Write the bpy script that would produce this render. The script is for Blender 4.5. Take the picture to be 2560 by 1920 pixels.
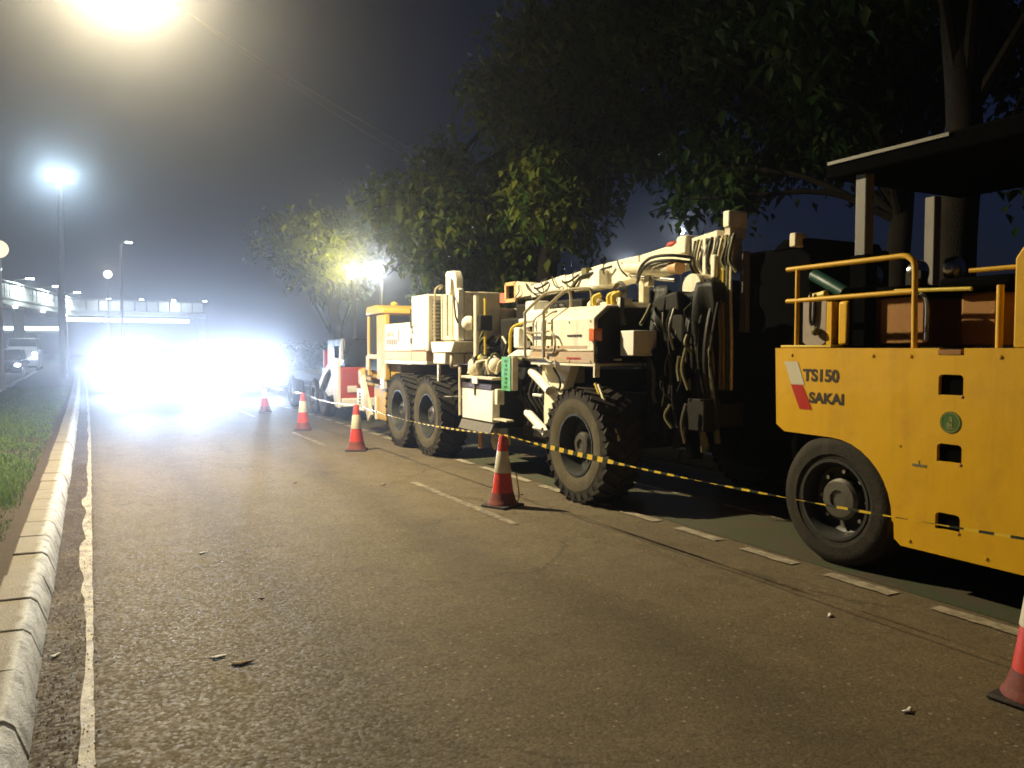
import bpy, bmesh, math, random
import numpy as np
from mathutils import Vector, Matrix, Euler
R = math.radians
random.seed(7); rng = np.random.default_rng(11)
for o in list(bpy.data.objects): bpy.data.objects.remove(o)
SC = bpy.context.scene
COL = SC.collection

# ------------------------------------------------------------------ camera
cam = bpy.data.cameras.new('camera'); camo = bpy.data.objects.new('camera', cam); COL.objects.link(camo)
cam.sensor_width = 36; cam.lens = 27.99; cam.clip_end = 2000; cam.clip_start = 0.05
camo.location = (0, 0, 1.55); camo.rotation_euler = (R(90 - 2.58), 0, R(-27.9))
SC.camera = camo

# ------------------------------------------------------------------ night sky
world = bpy.data.worlds.new('World'); SC.world = world; world.use_nodes = True
wn = world.node_tree.nodes; wl = world.node_tree.links; wn.clear()
sky = wn.new('ShaderNodeTexSky'); sky.sky_type = 'NISHITA'; sky.sun_disc = False
sky.sun_elevation = R(15); sky.sun_rotation = R(240); sky.air_density = 1.0; sky.dust_density = 1.0; sky.ozone_density = 8.0
bg = wn.new('ShaderNodeBackground'); bg.inputs['Strength'].default_value = 0.0055
wo = wn.new('ShaderNodeOutputWorld')
tint = wn.new('ShaderNodeMix'); tint.data_type = 'RGBA'; tint.blend_type = 'MULTIPLY'; tint.inputs[0].default_value = 1.0; tint.inputs[7].default_value = (1.35, .72, .80, 1)
wl.new(sky.outputs[0], tint.inputs[6]); wl.new(tint.outputs[2], bg.inputs[0]); wl.new(bg.outputs[0], wo.inputs[0])

# ------------------------------------------------------------------ exposure and renderer
vs = SC.view_settings; vs.view_transform = 'Standard'; vs.look = 'None'; vs.exposure = 0; vs.gamma = 1; vs.use_curve_mapping = False
cy = SC.cycles
cy.use_denoising = True; cy.use_adaptive_sampling = True; cy.sampling_pattern = 'TABULATED_SOBOL'; cy.adaptive_threshold = .04; cy.max_bounces = 4; cy.diffuse_bounces = 2; cy.glossy_bounces = 2; cy.transmission_bounces = 4
cy.transparent_max_bounces = 8; cy.volume_bounces = 0; cy.caustics_reflective = False; cy.caustics_refractive = False
cy.sample_clamp_indirect = 4.0; cy.filter_width = 1.7
LAMP_W = 6100.0       # main street lamp
HEAD_W = 1900.0       # oncoming headlight, each
HAZE_D = 0.0042

# ------------------------------------------------------------------ materials
def nodes(name):
    m = bpy.data.materials.new(name); m.use_nodes = True
    nt = m.node_tree; nt.nodes.clear()
    out = nt.nodes.new('ShaderNodeOutputMaterial'); b = nt.nodes.new('ShaderNodeBsdfPrincipled')
    nt.links.new(b.outputs[0], out.inputs[0])
    return m, nt, b, out
def N(nt, t, **kw):
    n = nt.nodes.new(t)
    for k, v in kw.items():
        if k in n.inputs: n.inputs[k].default_value = v
        else: setattr(n, k, v)
    return n
def mixc(nt, fac, a, b):
    n = nt.nodes.new('ShaderNodeMix'); n.data_type = 'RGBA'
    for i, v in ((0, fac), (6, a), (7, b)):
        if hasattr(v, 'is_linked') or isinstance(v, bpy.types.NodeSocket): nt.links.new(v, n.inputs[i])
        else: n.inputs[i].default_value = v if i == 0 else (*v, 1) if len(v) == 3 else v
    return n.outputs[2]
def ramp(nt, sock, p0, p1, c0=(0, 0, 0, 1), c1=(1, 1, 1, 1)):
    r = nt.nodes.new('ShaderNodeValToRGB'); e = r.color_ramp.elements
    e[0].position = p0; e[1].position = p1; e[0].color = c0; e[1].color = c1
    nt.links.new(sock, r.inputs[0]); return r.outputs[0]
def mul(c, f): return tuple(min(1, v * f) for v in c)
def paint(name, col, rough=.5, metal=0., var=.18, scale=4., dirt=(.07, .05, .035), amt=.35, bump=.06, coat=0., spec=.4, dent=0.):
    m, nt, b, _ = nodes(name)
    tc = N(nt, 'ShaderNodeTexCoord')
    n1 = N(nt, 'ShaderNodeTexNoise', Scale=scale, Detail=6.0); nt.links.new(tc.outputs['Object'], n1.inputs['Vector'])
    n2 = N(nt, 'ShaderNodeTexNoise', Scale=scale * 2.7, Detail=9.0, Roughness=.7); nt.links.new(tc.outputs['Object'], n2.inputs['Vector'])
    n3 = N(nt, 'ShaderNodeTexNoise', Scale=60.0, Detail=4.0); nt.links.new(tc.outputs['Object'], n3.inputs['Vector'])
    c = mixc(nt, n1.outputs[0], mul(col, 1 - var), mul(col, 1 + var))
    d = ramp(nt, n2.outputs[0], .52, .78, (0, 0, 0, 1), (amt, amt, amt, 1))
    c = mixc(nt, d, c, dirt)
    if amt > .25:
        mp = N(nt, 'ShaderNodeMapping'); mp.inputs['Scale'].default_value = (11, 11, .9); nt.links.new(tc.outputs['Object'], mp.inputs[0])
        n4 = N(nt, 'ShaderNodeTexNoise', Scale=1.0, Detail=7.0, Roughness=.65); nt.links.new(mp.outputs[0], n4.inputs['Vector'])
        c = mixc(nt, ramp(nt, n4.outputs[0], .50, .80, (0, 0, 0, 1), (amt * .8,) * 3 + (1,)), c, dirt)
    nt.links.new(c, b.inputs['Base Color'])
    rr = N(nt, 'ShaderNodeMapRange'); nt.links.new(n2.outputs[0], rr.inputs[0])
    rr.inputs[3].default_value = max(.05, rough - .12); rr.inputs[4].default_value = min(1, rough + .2)
    nt.links.new(rr.outputs[0], b.inputs['Roughness'])
    b.inputs['Metallic'].default_value = metal; b.inputs['Specular IOR Level'].default_value = spec
    if coat: b.inputs['Coat Weight'].default_value = coat
    if bump:
        bp = N(nt, 'ShaderNodeBump', Strength=bump, Distance=.02); nt.links.new(n3.outputs[0], bp.inputs['Height'])
        nt.links.new(bp.outputs[0], b.inputs['Normal'])
        if dent:
            n5 = N(nt, 'ShaderNodeTexNoise', Scale=2.6, Detail=2.0); nt.links.new(tc.outputs['Object'], n5.inputs['Vector'])
            b2 = N(nt, 'ShaderNodeBump', Strength=dent, Distance=.06); nt.links.new(n5.outputs[0], b2.inputs['Height']); nt.links.new(bp.outputs[0], b2.inputs['Normal']); nt.links.new(b2.outputs[0], b.inputs['Normal'])
    return m
def emit(name, col, st):
    m = bpy.data.materials.new(name); m.use_nodes = True; nt = m.node_tree; nt.nodes.clear()
    out = nt.nodes.new('ShaderNodeOutputMaterial'); e = nt.nodes.new('ShaderNodeEmission')
    e.inputs[0].default_value = (*col, 1); e.inputs[1].default_value = st
    nt.links.new(e.outputs[0], out.inputs[0]); m.cycles.emission_sampling = 'NONE' if st < 200 else 'AUTO'
    return m

def m_asphalt():
    m, nt, b, _ = nodes('asphalt')
    tc = N(nt, 'ShaderNodeTexCoord')
    big = N(nt, 'ShaderNodeTexNoise', Scale=.45, Detail=5.0); mid = N(nt, 'ShaderNodeTexNoise', Scale=3.5, Detail=8.0, Roughness=.7)
    vor = N(nt, 'ShaderNodeTexVoronoi', Scale=62.0); fin = N(nt, 'ShaderNodeTexVoronoi', Scale=135.0); spk = N(nt, 'ShaderNodeTexVoronoi', Scale=30.0)
    for n in (big, mid, vor, fin, spk): nt.links.new(tc.outputs['Object'], n.inputs['Vector'])
    c = mixc(nt, ramp(nt, big.outputs[0], .3, .7), (.112, .088, .052), (.150, .119, .073))
    c = mixc(nt, ramp(nt, mid.outputs[0], .42, .72, (0, 0, 0, 1), (.55, .55, .55, 1)), c, (.060, .045, .029))
    def chan(v, k):
        sp = N(nt, 'ShaderNodeSeparateColor'); nt.links.new(v.outputs['Color'], sp.inputs[0]); return sp.outputs[k]
    c = mixc(nt, ramp(nt, chan(fin, 0), .45, .95, (0, 0, 0, 1), (.5, .5, .5, 1)), c, (.036, .028, .019))
    c = mixc(nt, ramp(nt, chan(vor, 0), .55, .98, (0, 0, 0, 1), (.4, .4, .4, 1)), c, (.18, .148, .10))
    edge = ramp(nt, spk.outputs['Distance'], .16, .30, (1, 1, 1, 1), (0, 0, 0, 1))
    pick = ramp(nt, chan(spk, 1), .88, .91)
    pm = N(nt, 'ShaderNodeMath', operation='MULTIPLY'); nt.links.new(edge, pm.inputs[0]); nt.links.new(pick, pm.inputs[1])
    c = mixc(nt, pm.outputs[0], c, (.26, .225, .17))
    xyz = N(nt, 'ShaderNodeSeparateXYZ'); nt.links.new(tc.outputs['Object'], xyz.inputs[0])
    def math_(op, a, b_=None):
        q = N(nt, 'ShaderNodeMath', operation=op)
        for i_, v_ in enumerate((a, b_)):
            if v_ is None: continue
            if isinstance(v_, bpy.types.NodeSocket): nt.links.new(v_, q.inputs[i_])
            else: q.inputs[i_].default_value = v_
        return q.outputs[0]
    wob = math_('MULTIPLY', math_('SUBTRACT', big.outputs[0], .5), 1.1)
    px = math_('ADD', xyz.outputs[0], wob)
    track = ramp(nt, math_('ABSOLUTE', math_('SUBTRACT', math_('ABSOLUTE', math_('SUBTRACT', px, 1.75)), .78)), .05, .42, (1, 1, 1, 1), (0, 0, 0, 1))
    c = mixc(nt, math_('MULTIPLY', track, .28), c, (.030, .024, .017))
    seam = ramp(nt, math_('ABSOLUTE', math_('SUBTRACT', math_('ADD', xyz.outputs[0], math_('MULTIPLY', mid.outputs[0], .05)), 3.93)), .006, .016, (1, 1, 1, 1), (0, 0, 0, 1))
    c = mixc(nt, math_('MULTIPLY', seam, .6), c, (.016, .013, .010))
    dv = N(nt, 'ShaderNodeVectorMath', operation='MULTIPLY_ADD'); nt.links.new(mid.outputs['Color'], dv.inputs[0]); dv.inputs[1].default_value = (.5, .5, .5); nt.links.new(tc.outputs['Object'], dv.inputs[2])
    crk = N(nt, 'ShaderNodeTexVoronoi', Scale=.55, feature='DISTANCE_TO_EDGE'); nt.links.new(dv.outputs[0], crk.inputs['Vector'])
    cr = math_('MULTIPLY', ramp(nt, crk.outputs['Distance'], .004, .014, (1, 1, 1, 1), (0, 0, 0, 1)), ramp(nt, big.outputs[0], .48, .58))
    c = mixc(nt, math_('MULTIPLY', cr, .4), c, (.017, .014, .010))
    stain = N(nt, 'ShaderNodeTexNoise', Scale=1.3, Detail=3.0); nt.links.new(dv.outputs[0], stain.inputs['Vector'])
    c = mixc(nt, ramp(nt, stain.outputs[0], .64, .74, (0, 0, 0, 1), (.45, .45, .45, 1)), c, (.026, .021, .015))
    gut = N(nt, 'ShaderNodeMapRange'); nt.links.new(xyz.outputs[0], gut.inputs[0])      # dirt washed against the kerb
    gut.inputs[1].default_value = .12; gut.inputs[2].default_value = -.12; gut.inputs[3].default_value = 0; gut.inputs[4].default_value = .95
    gm = N(nt, 'ShaderNodeMath', operation='MULTIPLY'); nt.links.new(gut.outputs[0], gm.inputs[0]); nt.links.new(ramp(nt, mid.outputs[0], .25, .5), gm.inputs[1])
    c = mixc(nt, gm.outputs[0], c, mixc(nt, chan(vor, 2), (.024, .015, .009), (.060, .037, .020)))
    nt.links.new(c, b.inputs['Base Color']); b.inputs['Specular IOR Level'].default_value = .22
    rr = N(nt, 'ShaderNodeMapRange'); nt.links.new(chan(vor, 1), rr.inputs[0]); rr.inputs[3].default_value = .58; rr.inputs[4].default_value = .95
    nt.links.new(rr.outputs[0], b.inputs['Roughness'])
    h = N(nt, 'ShaderNodeMath', operation='MULTIPLY_ADD'); nt.links.new(vor.outputs['Distance'], h.inputs[0]); h.inputs[1].default_value = -1.0; nt.links.new(chan(vor, 0), h.inputs[2])
    bp = N(nt, 'ShaderNodeBump', Strength=.16, Distance=.010); nt.links.new(h.outputs[0], bp.inputs['Height']); nt.links.new(bp.outputs[0], b.inputs['Normal'])
    return m
def m_worn(name, col, under, wear0=.42, wear1=.60, scale=9.0, rough=.6):
    m, nt, b, _ = nodes(name)
    tc = N(nt, 'ShaderNodeTexCoord')
    n = N(nt, 'ShaderNodeTexNoise', Scale=scale, Detail=9.0, Roughness=.72); nt.links.new(tc.outputs['Object'], n.inputs['Vector'])
    f = N(nt, 'ShaderNodeTexNoise', Scale=140.0, Detail=2.0); nt.links.new(tc.outputs['Object'], f.inputs['Vector'])
    c = mixc(nt, ramp(nt, n.outputs[0], wear0, wear1), col, under)
    c = mixc(nt, ramp(nt, f.outputs[0], .5, .8, (0, 0, 0, 1), (.5, .5, .5, 1)), c, mul(under, .8))
    nt.links.new(c, b.inputs['Base Color']); b.inputs['Roughness'].default_value = rough
    bp = N(nt, 'ShaderNodeBump', Strength=.4, Distance=.01); nt.links.new(f.outputs[0], bp.inputs['Height']); nt.links.new(bp.outputs[0], b.inputs['Normal'])
    return m
def m_kerb():
    m, nt, b, _ = nodes('kerb_concrete')
    g = N(nt, 'ShaderNodeNewGeometry'); tc = N(nt, 'ShaderNodeTexCoord')
    n = N(nt, 'ShaderNodeTexNoise', Scale=7.0, Detail=9.0, Roughness=.7); nt.links.new(g.outputs['Position'], n.inputs['Vector'])
    f = N(nt, 'ShaderNodeTexNoise', Scale=90.0, Detail=3.0); nt.links.new(g.outputs['Position'], f.inputs['Vector'])
    xyz = N(nt, 'ShaderNodeSeparateXYZ'); nt.links.new(tc.outputs['Object'], xyz.inputs[0])
    add = N(nt, 'ShaderNodeMath', operation='MULTIPLY_ADD'); nt.links.new(n.outputs[0], add.inputs[0]); add.inputs[1].default_value = .16; nt.links.new(xyz.outputs[0], add.inputs[2])
    base = mixc(nt, n.outputs[0], (.14, .115, .078), (.25, .21, .145))
    white = mixc(nt, ramp(nt, n.outputs[0], .44, .68), (.60, .61, .62), (.16, .145, .125))
    pm = N(nt, 'ShaderNodeMapRange'); nt.links.new(add.outputs[0], pm.inputs[0]); pm.inputs[1].default_value = .205; pm.inputs[2].default_value = .245
    c = mixc(nt, pm.outputs[0], base, white)
    c = mixc(nt, ramp(nt, f.outputs[0], .55, .8, (0, 0, 0, 1), (.6, .6, .6, 1)), c, (.08, .06, .04))
    nt.links.new(c, b.inputs['Base Color']); b.inputs['Roughness'].default_value = .75
    bp = N(nt, 'ShaderNodeBump', Strength=.5, Distance=.015); nt.links.new(f.outputs[0], bp.inputs['Height']); nt.links.new(bp.outputs[0], b.inputs['Normal'])
    return m
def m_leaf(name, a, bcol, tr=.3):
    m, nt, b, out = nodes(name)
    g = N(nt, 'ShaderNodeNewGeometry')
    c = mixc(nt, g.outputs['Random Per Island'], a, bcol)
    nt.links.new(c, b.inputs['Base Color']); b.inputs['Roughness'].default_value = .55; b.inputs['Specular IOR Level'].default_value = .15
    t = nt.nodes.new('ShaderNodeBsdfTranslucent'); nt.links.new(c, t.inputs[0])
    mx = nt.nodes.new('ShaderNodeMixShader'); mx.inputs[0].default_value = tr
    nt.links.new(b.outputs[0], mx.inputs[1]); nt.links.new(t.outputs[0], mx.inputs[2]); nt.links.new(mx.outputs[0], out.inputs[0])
    return m
def m_tape():
    m, nt, b, _ = nodes('caution_tape')
    uv = N(nt, 'ShaderNodeAttribute', attribute_name='along')
    md = N(nt, 'ShaderNodeMath', operation='FRACT'); mm = N(nt, 'ShaderNodeMath', operation='MULTIPLY'); mm.inputs[1].default_value = 7.0
    nt.links.new(uv.outputs['Fac'], mm.inputs[0]); nt.links.new(mm.outputs[0], md.inputs[0])
    c = mixc(nt, ramp(nt, md.outputs[0], .49, .52), (.68, .46, .04), (.035, .04, .025))
    nt.links.new(c, b.inputs['Base Color']); b.inputs['Roughness'].default_value = .25
    return m
def m_glass(name, col=(.02, .025, .03)):
    m, nt, b, _ = nodes(name); b.inputs['Base Color'].default_value = (*col, 1); b.inputs['Roughness'].default_value = .08
    b.inputs['Specular IOR Level'].default_value = .7
    return m

M = dict(
    asphalt=m_asphalt(),
    line=m_worn('road_paint', (.37, .32, .235), (.085, .066, .045), .44, .68),
    linew=m_worn('worn_centre_paint', (.30, .25, .18), (.065, .053, .04), .42, .60),
    bike=m_worn('green_lane_paint', (.056, .072, .036), (.085, .066, .045), .42, .60, 3.0),
    kerb=m_kerb(),
    soil=paint('soil', (.05, .033, .02), .9, 0, .35, 5, (.09, .065, .04), .6, .6),
    ground=paint('far_ground', (.03, .03, .018), .9, 0, .3, .4, (.05, .04, .03), .4, .2),
    pave=paint('pavement', (.13, .115, .09), .8, 0, .2, 2, (.06, .05, .04), .4, .3),
    grass=m_leaf('grass_blade', (.07, .14, .018), (.17, .24, .045), .3),
    cream=paint('cream_paint', (.82, .755, .58), .45, 0, .07, 2.2, (.26, .19, .10), .5, .05),
    railtube=paint('worn_rail_paint', (.34, .29, .19), .5, 0, .2, 8, (.10, .08, .05), .5, .05),
    creamd=paint('cream_dusty_shaded', (.66, .58, .42), .55, 0, .14, 3, (.14, .095, .05), .6, .08),  # dusty cream; its darker tone also stands in for shade on cabinets
    white=paint('white_paint', (.80, .77, .68), .45, 0, .08, 3, (.22, .16, .1), .35, .05),
    orange=paint('faded_orange_stripe', (.62, .36, .16), .5, 0, .12, 3, (.4, .3, .2), .4, .03),
    tan=paint('beige_stripe', (.46, .34, .22), .5, 0, .1, 3, (.2, .14, .08), .35, .03),
    yellow=paint('yellow_paint', (.66, .365, .003), .45, 0, .05, 1.6, (.30, .14, .006), .32, .04, dent=.12),
    yellowc=paint('cab_yellow_paint', (.52, .325, .04), .5, 0, .08, 2, (.2, .13, .05), .3, .04),
    rubber=paint('tyre_rubber', (.028, .025, .020), .8, 0, .25, 8, (.085, .066, .04), .7, .25, spec=.2),
    dusty=paint('dusty_tyre_wall', (.105, .088, .054), .85, 0, .35, 5, (.045, .038, .026), .8, .3, spec=.15),
    rim=paint('rim_paint', (.04, .042, .038), .45, .3, .2, 9, (.10, .085, .06), .4, .1),
    steel=paint('worn_steel', (.16, .15, .13), .4, .7, .25, 8, (.06, .045, .03), .5, .1),
    chrome=paint('chrome_rod', (.5, .48, .45), .2, 1, .1, 8, (.2, .16, .1), .2, .0),
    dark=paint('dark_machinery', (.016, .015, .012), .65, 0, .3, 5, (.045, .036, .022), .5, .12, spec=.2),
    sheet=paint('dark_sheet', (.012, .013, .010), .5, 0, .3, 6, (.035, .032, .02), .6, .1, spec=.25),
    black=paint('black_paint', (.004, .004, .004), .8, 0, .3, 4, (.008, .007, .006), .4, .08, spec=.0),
    grey=paint('grey_paint', (.15, .135, .11), .5, 0, .12, 4, (.06, .05, .04), .3, .05),
    litedge=paint('lit_edge_grey', (.19, .175, .13), .5, 0, .2, 12, (.12, .11, .09), .5, .05),
    postg=paint('canopy_post_grey', (.17, .155, .13), .5, 0, .1, 4, (.06, .055, .045), .3, .05),
    purple=paint('dark_label_band', (.065, .045, .055), .5, 0, .15, 5, (.1, .08, .06), .3, .03),
    green=paint('green_plate', (.10, .36, .17), .5, 0, .1, 6, (.2, .3, .2), .3, .03),
    greend=paint('dark_green_hose', (.01, .05, .035), .4, 0, .2, 6, (.03, .03, .02), .3, .03),
    brown=paint('brown_seat_box', (.30, .13, .02), .6, 0, .15, 5, (.12, .06, .015), .4, .06),
    pink=paint('greyish_pink_plate', (.30, .245, .20), .5, 0, .1, 8, (.12, .09, .07), .4, .05),
    hose=paint('black_hose', (.016, .015, .013), .5, 0, .2, 10, (.07, .055, .035), .5, .05),
    conered=paint('cone_red', (.58, .045, .018), .42, 0, .12, 6, (.12, .03, .02), .45, .04),
    conewhite=paint('cone_sleeve', (.68, .62, .46), .35, 0, .08, 7, (.3, .24, .16), .35, .03),
    coneskirt=paint('cone_skirt_dirty', (.17, .035, .02), .7, 0, .3, 12, (.04, .022, .018), .8, .1),
    conebase=paint('cone_foot', (.03, .022, .019), .8, 0, .2, 8, (.11, .06, .04), .5, .15),
    red=paint('red_paint', (.40, .05, .035), .5, 0, .15, 3, (.2, .06, .04), .4, .05),
    decalred=paint('decal_red', (.42, .02, .008), .4, 0, .05, 5, (.3, .05, .02), .15, .0),
    decalwhite=paint('decal_white', (.55, .50, .36), .4, 0, .05, 5, (.4, .3, .18), .2, .0),
    ink=paint('dark_lettering', (.035, .022, .01), .5, 0, .1, 20, (.2, .1, .02), .15, .0),
    fadeink=paint('faded_lettering', (.20, .16, .10), .5, 0, .2, 30, (.5, .42, .28), .4, .0),
    emblem=paint('emblem_green', (.035, .11, .012), .5, 0, .15, 30, (.15, .14, .03), .5, .0),
    emblempale=paint('emblem_pale', (.22, .21, .06), .5, 0, .2, 60, (.12, .12, .03), .5, .0),
    reflector=paint('orange_reflector', (.60, .13, .02), .25, 0, .1, 20, (.3, .08, .02), .3, .0),
    gold=paint('yellow_fitting', (.62, .45, .04), .45, 0, .1, 10, (.2, .13, .03), .3, .03),
    olive=paint('olive_dusty_metal', (.15, .14, .06), .6, .1, .2, 9, (.05, .045, .025), .5, .08),
    glass=m_glass('dark_window'), glassc=m_glass('cab_window', (.05, .045, .04)),
    concrete=paint('bridge_concrete', (.30, .29, .27), .8, 0, .12, 1.5, (.15, .14, .12), .3, .1),
    pole=paint('galvanised_pole', (.45, .45, .44), .5, .3, .1, 3, (.2, .18, .15), .3, .03),
    railpanel=paint('railing_panel', (.62, .66, .63), .5, 0, .12, 1.2, (.25, .26, .24), .4, .03),
    bark=paint('bark', (.017, .014, .010), .9, 0, .4, 5, (.008, .007, .005), .6, .7, spec=.1),
    leafa=m_leaf('leaf_green', (.010, .034, .005), (.034, .062, .010)),
    leafb=m_leaf('leaf_mixed', (.022, .066, .008), (.125, .140, .022)),
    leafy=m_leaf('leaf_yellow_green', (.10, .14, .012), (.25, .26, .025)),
    dry=paint('dry_leaf', (.20, .13, .06), .8, 0, .3, 20, (.08, .05, .03), .3, .1),
    paper=paint('litter_white', (.6, .58, .55), .6, 0, .05, 10, (.4, .38, .34), .2, .0),
    tape=m_tape(),
    carwhite=paint('car_white', (.6, .6, .6), .3, 0, .03, 2, (.3, .28, .25), .15, .0, coat=.5),
    carsilver=paint('car_silver', (.35, .36, .37), .3, .6, .03, 2, (.2, .2, .2), .15, .0, coat=.5),
    carblack=paint('car_black', (.015, .015, .017), .25, 0, .1, 2, (.05, .05, .05), .15, .0, coat=.5),
    e_lamp=emit('lamp_glow_warm', (1, .86, .62), 60), e_head=emit('headlight_glow', (.85, .92, 1), 60),
    e_cold=emit('lamp_glow_cold', (.85, .95, 1), 40), e_tube=emit('bridge_tube_light', (.82, .95, 1), 7.0),
    e_small=emit('small_lamp', (1, .93, .82), 12), e_globe=emit('globe_lamp', (1, .90, .58), 1.3), e_red=emit('red_beacon', (1, .25, .12), 1.6),
)

# ------------------------------------------------------------------ mesh builder
class MB:
    def __init__(s): s.v = []; s.f = []
    def add(s, vs, fs):
        k = len(s.v); s.v += [tuple(v) for v in vs]; s.f += [tuple(i + k for i in f) for f in fs]; return s
    def box(s, x0, x1, y0, y1, z0, z1):
        v = [(x, y, z) for z in (z0, z1) for y in (y0, y1) for x in (x0, x1)]
        return s.add(v, [(0, 2, 3, 1), (4, 5, 7, 6), (0, 1, 5, 4), (2, 6, 7, 3), (0, 4, 6, 2), (1, 3, 7, 5)])
    def obox(s, c, size, rot=(0, 0, 0)):
        m = Euler(rot).to_matrix(); c = Vector(c); hx, hy, hz = (a / 2 for a in size)
        v = [c + m @ Vector((x, y, z)) for z in (-hz, hz) for y in (-hy, hy) for x in (-hx, hx)]
        return s.add(v, [(0, 2, 3, 1), (4, 5, 7, 6), (0, 1, 5, 4), (2, 6, 7, 3), (0, 4, 6, 2), (1, 3, 7, 5)])
    def bar(s, p, q, w, h):       # rectangular bar between two points
        p = Vector(p); q = Vector(q); d = (q - p).normalized()
        a = d.cross(Vector((0, 0, 1))); a = a.normalized() if a.length > 1e-4 else Vector((1, 0, 0)); b = a.cross(d)
        v = [o + a * i * w / 2 + b * j * h / 2 for o in (p, q) for i, j in ((-1, -1), (1, -1), (1, 1), (-1, 1))]
        return s.add(v, [(3, 2, 1, 0), (4, 5, 6, 7), (0, 1, 5, 4), (1, 2, 6, 5), (2, 3, 7, 6), (3, 0, 4, 7)])
    def tube(s, pts, r, n=8, cap=True):
        pts = [Vector(p) for p in pts]; rs = list(r) if isinstance(r, (list, tuple)) else [r] * len(pts)
        if len(pts) > 2:          # round the bends (Catmull-Rom)
            P = [pts[0] * 2 - pts[1]] + pts + [pts[-1] * 2 - pts[-2]]; np_, nr = [], []
            for i in range(len(pts) - 1):
                a0, a1, a2, a3 = P[i:i + 4]
                for k in range(4):
                    u = k / 4; np_.append(.5 * (a1 * 2 + (a2 - a0) * u + (a0 * 2 - a1 * 5 + a2 * 4 - a3) * u * u + (a1 * 3 - a0 - a2 * 3 + a3) * u ** 3)); nr.append(rs[i] + (rs[i + 1] - rs[i]) * u)
            pts = np_ + [pts[-1]]; rs = nr + [rs[-1]]
        ring = []; a = None
        for i, p in enumerate(pts):
            d = (pts[min(i + 1, len(pts) - 1)] - pts[max(i - 1, 0)]).normalized()
            if a is None: a = d.orthogonal().normalized()
            a = (a - d * a.dot(d)).normalized(); b = d.cross(a)
            ring.append([p + (a * math.cos(2 * math.pi * k / n) + b * math.sin(2 * math.pi * k / n)) * rs[i] for k in range(n)])
        v = [q for rg in ring for q in rg]; f = []
        for i in range(len(pts) - 1):
            for k in range(n): f.append((i * n + k, i * n + (k + 1) % n, (i + 1) * n + (k + 1) % n, (i + 1) * n + k))
        if cap: f += [tuple(reversed(range(n))), tuple(range((len(pts) - 1) * n, len(pts) * n))]
        return s.add(v, f)
    def cyl(s, p, q, r, r2=None, n=16): return s.tube([p, q], [r, r if r2 is None else r2], n)
    def prism(s, poly, axis, a0, a1):      # poly in the two other axes, in order
        def P(c, a): return {'x': (a, c[0], c[1]), 'y': (c[0], a, c[1]), 'z': (c[0], c[1], a)}[axis]
        n = len(poly); v = [P(c, a0) for c in poly] + [P(c, a1) for c in poly]
        f = [tuple(reversed(range(n))), tuple(range(n, 2 * n))] + [(i, (i + 1) % n, n + (i + 1) % n, n + i) for i in range(n)]
        return s.add(v, f)
    def lathe(s, prof, o=(0, 0, 0), axis='z', n=24, closed=False):   # prof: (radius, height along axis)
        v = []; f = []; m = len(prof)
        for k in range(n):
            a = 2 * math.pi * k / n
            for r, h in prof:
                c, d = r * math.cos(a), r * math.sin(a)
                v.append({'z': (o[0] + c, o[1] + d, o[2] + h), 'x': (o[0] + h, o[1] + c, o[2] + d), 'y': (o[0] + d, o[1] + h, o[2] + c)}[axis])
        for k in range(n):
            for i in range(m if closed else m - 1):
                j = (i + 1) % m; k2 = (k + 1) % n
                f.append((k * m + i, k2 * m + i, k2 * m + j, k * m + j))
        return s.add(v, f)
    def ball(s, c, r, sc=(1, 1, 1), n=14):
        prof = [(max(1e-4, r * math.sin(math.pi * i / 8)), -r * math.cos(math.pi * i / 8)) for i in range(9)]
        k = len(s.v); s.lathe(prof, (0, 0, 0), 'z', n)
        s.v[k:] = [(c[0] + x * sc[0], c[1] + y * sc[1], c[2] + z * sc[2]) for x, y, z in s.v[k:]]
        return s
    def build(s, name, mat, parent=None, bev=0., smooth=True, at=None, seg=2):
        me = bpy.data.meshes.new(name)
        off = Vector(at) if at is not None else (world_loc(parent) if parent else Vector())
        me.from_pydata([tuple(Vector(v) - off) for v in s.v], [], s.f); me.validate()
        bm = bmesh.new(); bm.from_mesh(me); bmesh.ops.recalc_face_normals(bm, faces=bm.faces); bm.to_mesh(me); bm.free()
        if smooth: me.shade_smooth(); me.set_sharp_from_angle(angle=R(38))
        me.materials.append(M[mat] if isinstance(mat, str) else mat)
        o = bpy.data.objects.new(name, me); COL.objects.link(o)
        if parent: o.parent = parent
        elif at is not None: o.location = at
        if bev:
            b = o.modifiers.new('bevel', 'BEVEL'); b.width = bev; b.segments = seg; b.limit_method = 'ANGLE'; b.angle_limit = R(40)
        return o
def world_loc(o):
    v = Vector()
    while o: v += o.location; o = o.parent
    return v
def tag(o, label=None, cat=None, group=None, kind=None):
    for k, v in (('label', label), ('category', cat), ('group', group), ('kind', kind)):
        if v: o[k] = v
    return o
def thing(name, label, cat, loc, group=None, rz=0.):
    o = bpy.data.objects.new(name, None); COL.objects.link(o); o.location = loc; o.rotation_euler.z = rz
    o.empty_display_size = .2
    return tag(o, label, cat, group)
def sub(name, parent, loc):     # an Empty that gathers sub-parts; loc is in world metres
    o = bpy.data.objects.new(name, None); COL.objects.link(o); o.parent = parent; o.location = Vector(loc) - world_loc(parent); o.empty_display_size = .1
    return o
def copy_tree(o, parent=None):
    c = o.copy(); COL.objects.link(c); c.parent = parent
    for ch in list(o.children): copy_tree(ch, c)
    return c
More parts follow.
